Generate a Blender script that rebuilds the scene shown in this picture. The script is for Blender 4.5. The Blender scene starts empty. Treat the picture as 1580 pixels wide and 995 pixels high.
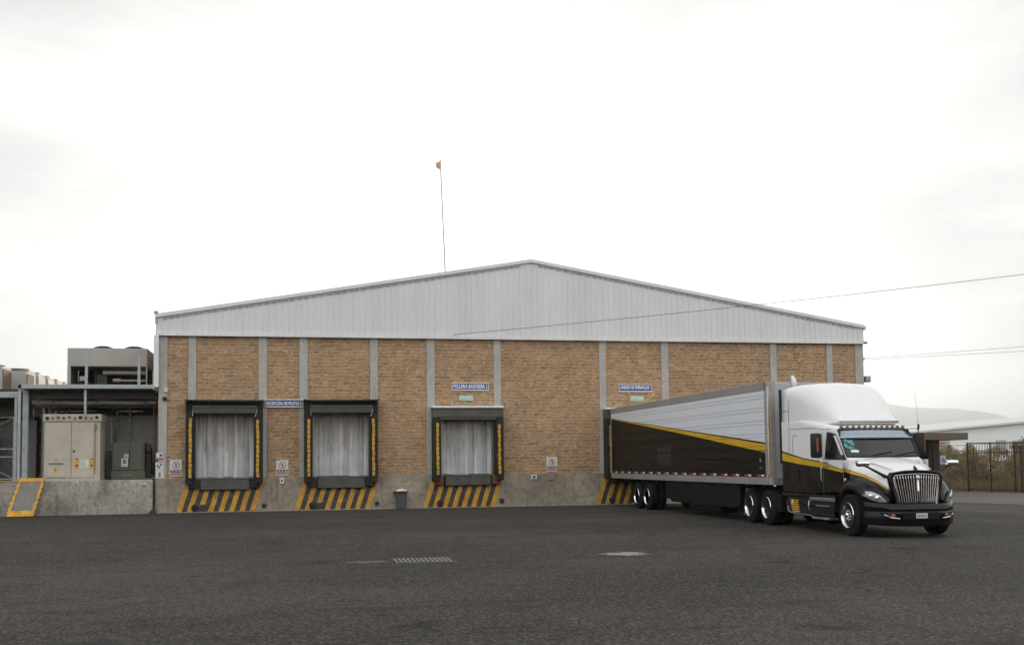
import bpy, bmesh, math, random
from mathutils import Vector, Matrix, noise

S = bpy.context.scene
COL = S.collection
rnd = random.Random(7)
R = math.radians

# ------------------------------------------------------------------ camera
cam_d = bpy.data.cameras.new('camera'); cam = bpy.data.objects.new('camera', cam_d); COL.objects.link(cam)
F_PX, YAW, PITCH, ROLL = 1666.2, .2, .0584, -.0108
cam_d.sensor_width = 36; cam_d.lens = 36*F_PX/1580; cam_d.shift_y = (614.6-497.5)/1580
cam_d.clip_start = .1; cam_d.clip_end = 20000
_f = Vector((math.sin(YAW)*math.cos(PITCH), math.cos(YAW)*math.cos(PITCH), math.sin(PITCH)))
_r = Vector((math.cos(YAW), -math.sin(YAW), 0)); _u = _r.cross(_f)
_r2 = _r*math.cos(ROLL)+_u*math.sin(ROLL); _u2 = -_r*math.sin(ROLL)+_u*math.cos(ROLL)
M = Matrix((_r2, _u2, -_f)).transposed().to_4x4(); M.translation = (0, -45, 1.889)
cam.matrix_world = M
S.camera = cam

# ------------------------------------------------------------------ light
SUN_EL, SUN_AZ = R(9.5), R(10.5)
W = bpy.data.worlds.new('World'); S.world = W; W.use_nodes = True
nt = W.node_tree; nt.nodes.clear()
def wn(t, **k):
    n = nt.nodes.new(t)
    for a, b in k.items(): setattr(n, a, b)
    return n
out = wn('ShaderNodeOutputWorld'); bg = wn('ShaderNodeBackground'); bg.inputs['Strength'].default_value = .12
sky = wn('ShaderNodeTexSky', sky_type='NISHITA', sun_disc=False, sun_elevation=SUN_EL, sun_rotation=SUN_AZ,
         air_density=1.0, dust_density=5.0, ozone_density=1.0, altitude=1500)
hsv = wn('ShaderNodeHueSaturation'); hsv.inputs['Saturation'].default_value = .28
tc = wn('ShaderNodeTexCoord'); mp = wn('ShaderNodeMapping'); mp.inputs['Scale'].default_value = (1.6, 1.6, 5.5); mp.inputs['Location'].default_value = (1.5, 8, 3)
nz = wn('ShaderNodeTexNoise'); nz.inputs['Scale'].default_value = 2.2; nz.inputs['Detail'].default_value = 7; nz.inputs['Roughness'].default_value = .55
cr = wn('ShaderNodeValToRGB')
cr.color_ramp.elements[0].position = .36; cr.color_ramp.elements[0].color = (.82, .83, .84, 1)
cr.color_ramp.elements[1].position = .60; cr.color_ramp.elements[1].color = (1.08, 1.07, 1.06, 1)
mx = wn('ShaderNodeMix', data_type='RGBA', blend_type='MULTIPLY'); mx.inputs['Factor'].default_value = 1
# thin overcast veil: a high cloud sheet evens the clear sky out
veil = wn('ShaderNodeMix', data_type='RGBA', blend_type='MIX'); veil.inputs['Factor'].default_value = .90
veil.inputs['B'].default_value = (5.12, 5.06, 4.98, 1)
L = nt.links.new
L(sky.outputs[0], hsv.inputs['Color']); L(hsv.outputs[0], veil.inputs['A'])
L(tc.outputs['Generated'], mp.inputs[0]); L(mp.outputs[0], nz.inputs['Vector']); L(nz.outputs['Fac'], cr.inputs[0])
L(veil.outputs['Result'], mx.inputs['A']); L(cr.outputs[0], mx.inputs['B'])
sp = wn('ShaderNodeSeparateXYZ'); L(tc.outputs['Generated'], sp.inputs[0])
gz = wn('ShaderNodeValToRGB'); e = gz.color_ramp.elements           # sky gain set by hand: dimmer overhead; gy brightens it behind the camera
for el, (p_, c_) in zip([e[0], e.new(.42), e[-1]], ((0, 1.03), (.42, .96), (1, .72))): el.position = p_; el.color = (c_, c_, c_, 1)
L(sp.outputs[2], gz.inputs[0])
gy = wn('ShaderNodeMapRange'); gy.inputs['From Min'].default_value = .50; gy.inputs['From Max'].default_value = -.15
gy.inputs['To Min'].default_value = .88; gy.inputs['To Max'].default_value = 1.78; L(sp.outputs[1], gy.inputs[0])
m1 = wn('ShaderNodeMix', data_type='RGBA', blend_type='MULTIPLY'); m1.inputs['Factor'].default_value = 1
m2 = wn('ShaderNodeMix', data_type='RGBA', blend_type='MULTIPLY'); m2.inputs['Factor'].default_value = 1
L(mx.outputs['Result'], m1.inputs['A']); L(gz.outputs[0], m1.inputs['B'])
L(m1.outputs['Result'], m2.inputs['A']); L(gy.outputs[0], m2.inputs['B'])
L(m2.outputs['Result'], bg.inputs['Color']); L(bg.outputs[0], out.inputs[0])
sd = bpy.data.lights.new('sun', 'SUN'); sd.energy = 1.0; sd.angle = R(8.0); sd.color = (1, .90, .78)
sun = bpy.data.objects.new('sun', sd); COL.objects.link(sun)
dvec = Vector((-math.sin(SUN_AZ)*math.cos(SUN_EL), -math.cos(SUN_AZ)*math.cos(SUN_EL), -math.sin(SUN_EL)))
sun.rotation_euler = dvec.to_track_quat('-Z', 'Y').to_euler()
S.view_settings.view_transform = 'Standard'; S.view_settings.look = 'None'
S.view_settings.exposure = 0.85; S.view_settings.gamma = 1
S.cycles.use_denoising = True
S.cycles.max_bounces = 6; S.cycles.diffuse_bounces = 3; S.cycles.glossy_bounces = 3
S.cycles.transmission_bounces = 4; S.cycles.volume_bounces = 0; S.cycles.transparent_max_bounces = 8

# ------------------------------------------------------------------ materials
MATS = {}
def NT(name):
    m = bpy.data.materials.new(name); m.use_nodes = True
    t = m.node_tree; b = t.nodes['Principled BSDF']
    return m, t, b
def nd(t, typ, **k):
    n = t.nodes.new(typ)
    for a, v in k.items():
        if a.startswith('i_'): n.inputs[a[2:].replace('_', ' ')].default_value = v
        else: setattr(n, a, v)
    return n
def ramp(t, fac, stops, interp='LINEAR'):
    n = t.nodes.new('ShaderNodeValToRGB'); n.color_ramp.interpolation = interp
    e = n.color_ramp.elements
    while len(e) < len(stops): e.new(.5)
    for el, (p, c) in zip(e, stops):
        el.position = p; el.color = (c, c, c, 1) if isinstance(c, (int, float)) else (*c, 1)
    t.links.new(fac, n.inputs[0]); return n.outputs[0]
def mixc(t, fac, a, b, blend='MIX'):
    n = t.nodes.new('ShaderNodeMix'); n.data_type = 'RGBA'; n.blend_type = blend
    for sock, v in (('Factor', fac), ('A', a), ('B', b)):
        if hasattr(v, 'links'): t.links.new(v, n.inputs[sock])
        elif sock == 'Factor': n.inputs[sock].default_value = v
        else: n.inputs[sock].default_value = (*v, 1)
    return n.outputs['Result']
def mth(t, op, a, b=0.0, c=None):
    n = t.nodes.new('ShaderNodeMath'); n.operation = op
    for i, v in enumerate((a, b) if c is None else (a, b, c)):
        if hasattr(v, 'links'): t.links.new(v, n.inputs[i])
        else: n.inputs[i].default_value = v
    return n.outputs[0]
def coords(t, world=True, scale=(1, 1, 1)):
    if world: src = t.nodes.new('ShaderNodeNewGeometry').outputs['Position']
    else: src = t.nodes.new('ShaderNodeTexCoord').outputs['Object']
    m = t.nodes.new('ShaderNodeMapping'); m.inputs['Scale'].default_value = scale
    t.links.new(src, m.inputs[0]); return m.outputs[0]
def noi(t, vec, scale, detail=5, rough=.55):
    n = nd(t, 'ShaderNodeTexNoise'); n.inputs['Scale'].default_value = scale
    n.inputs['Detail'].default_value = detail; n.inputs['Roughness'].default_value = rough
    t.links.new(vec, n.inputs['Vector']); return n.outputs['Fac']
def bump(t, b, h, strength=.3, dist=.02):
    n = nd(t, 'ShaderNodeBump'); n.inputs['Strength'].default_value = strength; n.inputs['Distance'].default_value = dist
    t.links.new(h, n.inputs['Height']); t.links.new(n.outputs[0], b.inputs['Normal'])
def mat(name, col, rough=.6, metal=0, var=.25, vscale=3.0, fine=.1, coat=0, bmp=.0, spec=.5, world=False, dirt=None, stretch=(1, 1, 1)):
    """painted / metal / rubber surface: base colour with slow blotches, fine grain and optional grime"""
    if name in MATS: return MATS[name]
    m, t, b = NT(name)
    v = coords(t, world, stretch)
    n1 = noi(t, v, vscale); n2 = noi(t, v, vscale*14, 3)
    f = ramp(t, n1, [(.3, 1-var), (.7, 1+var*.6)])
    g = ramp(t, n2, [(.3, 1-fine), (.7, 1+fine)])
    c = mixc(t, 1.0, col, f, 'MULTIPLY'); c = mixc(t, 1.0, c, g, 'MULTIPLY')
    if dirt:
        dc, amt = dirt
        n3 = noi(t, v, vscale*2.3, 8, .7)
        k = ramp(t, n3, [(.48, 0), (.72, amt)])
        c = mixc(t, k, c, dc)
    t.links.new(c, b.inputs['Base Color'])
    rr = ramp(t, n1, [(.3, max(.02, rough-.08)), (.7, min(1, rough+.08))])
    t.links.new(rr, b.inputs['Roughness'])
    b.inputs['Metallic'].default_value = metal; b.inputs['Specular IOR Level'].default_value = spec
    if coat: b.inputs['Coat Weight'].default_value = coat; b.inputs['Coat Roughness'].default_value = .06
    if bmp: bump(t, b, n2, bmp, .004)
    MATS[name] = m; return m

def m_asphalt():
    m, t, b = NT('asphalt')
    v = coords(t)
    big = noi(t, v, .11, 5); mid = noi(t, v, .9, 6, .65)
    g1 = noi(t, v, 21, 3, .7); g2 = noi(t, v, 60, 2, .6)
    vor = nd(t, 'ShaderNodeTexVoronoi'); vor.inputs['Scale'].default_value = 30; t.links.new(v, vor.inputs['Vector'])
    c = ramp(t, big, [(.3, (.020, .0181, .0167)), (.7, (.037, .034, .0313))])
    c = mixc(t, 1.0, c, ramp(t, mid, [(.32, .68), (.68, 1.3)]), 'MULTIPLY')
    dusty = noi(t, coords(t, True, (.5, 1, 1)), .23, 7, .62)
    c = mixc(t, ramp(t, dusty, [(.46, 0), (.70, .75)]), c, (.056, .050, .0445))
    c = mixc(t, 1.0, c, ramp(t, g1, [(.40, .42), (.60, 1.62)]), 'MULTIPLY')
    st = ramp(t, vor.outputs['Color'], [(.60, 0), (.78, 1)])
    st = mth(t, 'MULTIPLY', st, ramp(t, g2, [(.42, 0), (.6, .8)]))
    c = mixc(t, st, c, (.19, .175, .15))
    # fine cracks, worn away here and there
    ck = nd(t, 'ShaderNodeTexVoronoi', feature='DISTANCE_TO_EDGE'); ck.inputs['Scale'].default_value = .22
    wv = nd(t, 'ShaderNodeVectorMath', operation='ADD'); nv = nd(t, 'ShaderNodeTexNoise'); nv.inputs['Scale'].default_value = .8; nv.inputs['Detail'].default_value = 6
    t.links.new(v, nv.inputs['Vector']); sv = nd(t, 'ShaderNodeVectorMath', operation='SCALE'); sv.inputs['Scale'].default_value = 2.2; t.links.new(nv.outputs['Color'], sv.inputs[0])
    t.links.new(v, wv.inputs[0]); t.links.new(sv.outputs[0], wv.inputs[1]); t.links.new(wv.outputs[0], ck.inputs['Vector'])
    cl = mth(t, 'MULTIPLY', ramp(t, ck.outputs['Distance'], [(.0, 1), (.006, .7), (.011, 0)]), ramp(t, mid, [(.46, 0), (.56, .75)]))
    c = mixc(t, cl, c, (.010, .009, .0085))
    # curved tyre tracks of trucks swinging out of the docks
    sxy = nd(t, 'ShaderNodeSeparateXYZ'); t.links.new(v, sxy.inputs[0])
    for cx_, cy_, r_, wd_ in ((-22, -16, 24.0, .16), (-22, -16, 26.2, .16), (34, -30, 25.5, .15), (34, -30, 27.6, .15), (-9, -52, 34.0, .14), (-9, -52, 36.1, .14), (8, -60, 30, .18)):
        dx_ = mth(t, 'SUBTRACT', sxy.outputs[0], float(cx_)); dy_ = mth(t, 'SUBTRACT', sxy.outputs[1], float(cy_))
        d_ = mth(t, 'SQRT', mth(t, 'ADD', mth(t, 'MULTIPLY', dx_, dx_), mth(t, 'MULTIPLY', dy_, dy_)))
        e_ = mth(t, 'ABSOLUTE', mth(t, 'SUBTRACT', mth(t, 'ADD', d_, mth(t, 'MULTIPLY', mid, .12)), r_))
        k_ = mth(t, 'MULTIPLY', ramp(t, e_, [(wd_*.55, 1), (wd_*1.35, 0)]), ramp(t, big, [(.40, .0), (.60, .24)]))
        c = mixc(t, k_, c, (.0135, .0122, .0115))
    ov = nd(t, 'ShaderNodeTexVoronoi', feature='SMOOTH_F1'); ov.inputs['Scale'].default_value = .42; t.links.new(wv.outputs[0], ov.inputs['Vector'])
    c = mixc(t, mth(t, 'MULTIPLY', ramp(t, ov.outputs['Distance'], [(.05, .75), (.20, 0)]), ramp(t, big, [(.38, 0), (.55, 1)])), c, (.011, .010, .0095))
    # oil drips and tyre scuffs
    vs = coords(t, True, (.25, 1.6, 1)); sc = noi(t, vs, .8, 6, .6)
    c = mixc(t, ramp(t, sc, [(.56, 0), (.68, .45)]), c, (.013, .012, .0115))
    vs2 = coords(t, True, (.12, 1.2, 1)); s2 = noi(t, vs2, 1.4, 5, .6)
    c = mixc(t, ramp(t, s2, [(.60, 0), (.70, .28)]), c, (.065, .06, .055))
    t.links.new(c, b.inputs['Base Color'])
    t.links.new(ramp(t, mid, [(.3, .72), (.7, .9)]), b.inputs['Roughness']); b.inputs['Specular IOR Level'].default_value = .15
    h = mth(t, 'ADD', g1, mth(t, 'MULTIPLY', g2, .6)); bump(t, b, h, .8, .018)
    return m
def m_concrete(name, base, stain=(.13, .115, .095), amt=.65, tint=.25, scale=1.0):
    m, t, b = NT(name)
    v = coords(t); n1 = noi(t, v, .7*scale, 6, .6); n2 = noi(t, v, 5*scale, 8, .7); n3 = noi(t, v, 40, 4)
    vs = coords(t, True, (2.6, 2.6, .35)); n4 = noi(t, vs, 1.6*scale, 6, .65)
    c = mixc(t, 1.0, base, ramp(t, n1, [(.3, 1-tint), (.7, 1+tint)]), 'MULTIPLY')
    c = mixc(t, 1.0, c, ramp(t, n3, [(.3, .86), (.7, 1.12)]), 'MULTIPLY')
    c = mixc(t, ramp(t, n2, [(.47, 0), (.68, amt)]), c, stain)
    c = mixc(t, ramp(t, n4, [(.52, 0), (.74, amt*.8)]), c, (stain[0]*.75, stain[1]*.75, stain[2]*.75))
    c = mixc(t, ramp(t, n2, [(.25, .35), (.36, 0)]), c, (base[0]*1.5, base[1]*1.5, base[2]*1.5))
    t.links.new(c, b.inputs['Base Color']); b.inputs['Roughness'].default_value = .88
    bump(t, b, mth(t, 'ADD', n2, mth(t, 'MULTIPLY', n3, .5)), .35, .012)
    return m
def m_stone():
    m, t, b = NT('split stone block')
    p = t.nodes.new('ShaderNodeNewGeometry').outputs['Position']
    sx = nd(t, 'ShaderNodeSeparateXYZ'); t.links.new(p, sx.inputs[0])
    w1 = noi(t, p, 1.7, 3); w2 = noi(t, p, 6.5, 3)
    row_w = mth(t, 'ADD', mth(t, 'MULTIPLY', mth(t, 'SUBTRACT', w1, .5), .18), mth(t, 'MULTIPLY', mth(t, 'SUBTRACT', w2, .5), .10))
    xx = mth(t, 'ADD', mth(t, 'ADD', sx.outputs[0], sx.outputs[1]), mth(t, 'MULTIPLY', row_w, 3.2))
    zz = mth(t, 'ADD', sx.outputs[2], row_w)
    cv = nd(t, 'ShaderNodeCombineXYZ'); t.links.new(xx, cv.inputs[0]); t.links.new(zz, cv.inputs[1])
    br = nd(t, 'ShaderNodeTexBrick', offset=.43, squash=.72, squash_frequency=3)
    br.inputs['Scale'].default_value = 1; br.inputs['Brick Width'].default_value = .37; br.inputs['Row Height'].default_value = .142
    br.inputs['Mortar Size'].default_value = .011; br.inputs['Mortar Smooth'].default_value = .25; br.inputs['Bias'].default_value = 0
    br.inputs['Color1'].default_value = (.33, .20, .106, 1); br.inputs['Color2'].default_value = (.49, .318, .178, 1)
    br.inputs['Mortar'].default_value = (.62, .48, .34, 1)
    t.links.new(cv.outputs[0], br.inputs['Vector'])
    n1 = noi(t, p, 1.1, 4); n2 = noi(t, p, 14, 6, .7); n3 = noi(t, cv.outputs[0], 55, 3)
    vst = coords(t, True, (5, 5, 16)); n4 = noi(t, vst, 1.0, 5, .7)
    c = mixc(t, 1.0, br.outputs['Color'], ramp(t, n2, [(.30, .76), (.70, 1.2)]), 'MULTIPLY')
    c = mixc(t, 1.0, c, ramp(t, n4, [(.38, .68), (.64, 1.22)]), 'MULTIPLY')
    c = mixc(t, 1.0, c, ramp(t, n1, [(.3, (.88, .90, .92)), (.7, (1.1, 1.06, 1.02))]), 'MULTIPLY')
    c = mixc(t, ramp(t, n2, [(.66, 0), (.78, .5)]), c, (.56, .44, .31))
    t.links.new(c, b.inputs['Base Color']); b.inputs['Roughness'].default_value = .9
    h = mth(t, 'SUBTRACT', mth(t, 'MULTIPLY', n2, .9), mth(t, 'MULTIPLY', br.outputs['Fac'], .5))
    h = mth(t, 'ADD', h, mth(t, 'MULTIPLY', n4, .8))
    bump(t, b, h, .8, .045)
    return m
def m_hazard():
    """worn yellow enamel"""
    return mat('hazard yellow paint', (.58, .30, .022), .6, var=.3, vscale=2.5, fine=.18, bmp=.2, world=True, dirt=((.12, .085, .045), .6))
def m_livery(kind):
    """white over black paint with a yellow stripe: painted along the vehicle, object coordinates"""
    m, t, b = NT(kind+' livery paint')
    o = t.nodes.new('ShaderNodeTexCoord').outputs['Object']
    s = nd(t, 'ShaderNodeSeparateXYZ'); t.links.new(o, s.inputs[0]); u, z = s.outputs[0], s.outputs[2]
    if kind == 'cab':
        un = mth(t, 'DIVIDE', u, 5.0)
        pts = [(0, 2.06), (1.3, 1.875), (2.4, 1.77), (3.4, 1.60), (4.0, 1.47), (4.4, 1.32), (4.75, 1.13), (5, 1.0)]
        wid = [(0, .22), (1.3, .15), (2.4, .125), (3.4, .065), (4.0, .045), (4.4, .04), (5, .03)]
    else:
        un = mth(t, 'DIVIDE', u, 16.0)
        pts = [(0, 3.68), (9.0, 2.875), (15.6, 2.285), (16, 2.25)]
        wid = [(0, .02), (9.0, .125), (15.6, .245), (16, .25)]
    k = 5.0 if kind == 'cab' else 16.0
    top = mth(t, 'MULTIPLY', ramp(t, un, [(a/k, c/4) for a, c in pts]), 4.0)
    wd = ramp(t, un, [(a/k, c) for a, c in wid])
    above = mth(t, 'GREATER_THAN', z, top)
    band = mth(t, 'GREATER_THAN', z, mth(t, 'SUBTRACT', top, wd))
    pin = mth(t, 'GREATER_THAN', z, mth(t, 'ADD', top, mth(t, 'MULTIPLY', wd, .22)))
    n1 = noi(t, o, 2.2, 5); n2 = noi(t, o, 30, 3)
    wh = (.72, .735, .74) if kind == 'cab' else (.65, .68, .72)
    white = mixc(t, 1.0, wh, ramp(t, n1, [(.3, .975), (.7, 1.01)]), 'MULTIPLY')
    dark = mixc(t, ramp(t, n1, [(.4, 0), (.75, .35)]), (.006, .006, .006) if kind == 'cab' else (.008, .007, .0055), (.013, .0115, .009))
    yel = mixc(t, 1.0, (.60, .37, .02), ramp(t, n1, [(.3, .85), (.7, 1.1)]), 'MULTIPLY')
    c = mixc(t, band, dark, yel); c = mixc(t, above, c, (.008, .008, .008)); c = mixc(t, pin, c, white)
    t.links.new(c, b.inputs['Base Color'])
    r0 = .22 if kind == 'cab' else .42
    b.inputs['Specular IOR Level'].default_value = .22 if kind == 'cab' else .18
    t.links.new(ramp(t, n1, [(.3, r0-.01), (.7, r0+.03)]), b.inputs['Roughness'])
    if kind == 'cab':
        b.inputs['Coat Weight'].default_value = .25; b.inputs['Coat Roughness'].default_value = .06
    bump(t, b, n2, .03, .002)
    return m
def m_pvc():
    m, t, b = NT('clear strip curtain plastic')
    v = coords(t); vs = coords(t, True, (3.6, 3.6, .8)); n1 = noi(t, vs, 1.3, 6, .65); n2 = noi(t, v, 1.3, 4)
    isl = t.nodes.new('ShaderNodeNewGeometry').outputs['Random Per Island']
    sp = nd(t, 'ShaderNodeSeparateXYZ'); t.links.new(v, sp.inputs[0])
    hz = mth(t, 'ADD', mth(t, 'MULTIPLY', mth(t, 'SUBTRACT', sp.outputs[2], 1.4), .42), mth(t, 'MULTIPLY', mth(t, 'SUBTRACT', n1, .5), 1.5))
    grime = ramp(t, hz, [(.32, 0), (.70, .6), (1.0, .97)])  # browner upwards: grime, plus the dark interior behind put in as colour
    c = mixc(t, ramp(t, n2, [(.35, 0), (.65, 1)]), (.42, .455, .50), (.58, .57, .555))
    c = mixc(t, grime, c, (.235, .20, .165))
    c = mixc(t, ramp(t, n1, [(.60, 0), (.74, .35)]), c, (.18, .165, .15))
    c = mixc(t, 1.0, c, ramp(t, isl, [(0, (.80, .80, .82)), (1, (1.3, 1.27, 1.22))]), 'MULTIPLY')
    t.links.new(c, b.inputs['Base Color']); b.inputs['Roughness'].default_value = .28
    b.inputs['Transmission Weight'].default_value = .12
    b.inputs['Specular IOR Level'].default_value = .5
    return m
def m_leaf(name, c1, c2):
    m, t, b = NT(name)
    o = nd(t, 'ShaderNodeObjectInfo'); g = t.nodes.new('ShaderNodeNewGeometry')
    n = noi(t, g.outputs['Position'], 2.2, 4)
    f = mth(t, 'ADD', mth(t, 'MULTIPLY', n, .7), mth(t, 'MULTIPLY', g.outputs['Random Per Island'], .5))
    c = ramp(t, f, [(.25, c1), (.8, c2)])
    c = mixc(t, 1.0, c, ramp(t, o.outputs['Random'], [(0, (.75, .8, .8)), (1, (1.2, 1.1, .9))]), 'MULTIPLY')
    t.links.new(c, b.inputs['Base Color']); b.inputs['Roughness'].default_value = .7
    b.inputs['Transmission Weight'].default_value = 0
    tr = nd(t, 'ShaderNodeBsdfTranslucent'); t.links.new(c, tr.inputs[0])
    ms = nd(t, 'ShaderNodeMixShader'); ms.inputs[0].default_value = .45
    ou = t.nodes['Material Output']
    t.links.new(b.outputs[0], ms.inputs[1]); t.links.new(tr.outputs[0], ms.inputs[2]); t.links.new(ms.outputs[0], ou.inputs[0])
    return m
def m_earth(name, a, c_, scale=.3):
    m, t, b = NT(name)
    v = coords(t); n1 = noi(t, v, scale, 6); n2 = noi(t, v, 9, 6, .7)
    c = mixc(t, ramp(t, n1, [(.35, 0), (.65, 1)]), a, c_)
    c = mixc(t, 1.0, c, ramp(t, n2, [(.3, .7), (.7, 1.25)]), 'MULTIPLY')
    t.links.new(c, b.inputs['Base Color']); b.inputs['Roughness'].default_value = .95
    bump(t, b, n2, .5, .03); return m

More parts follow.
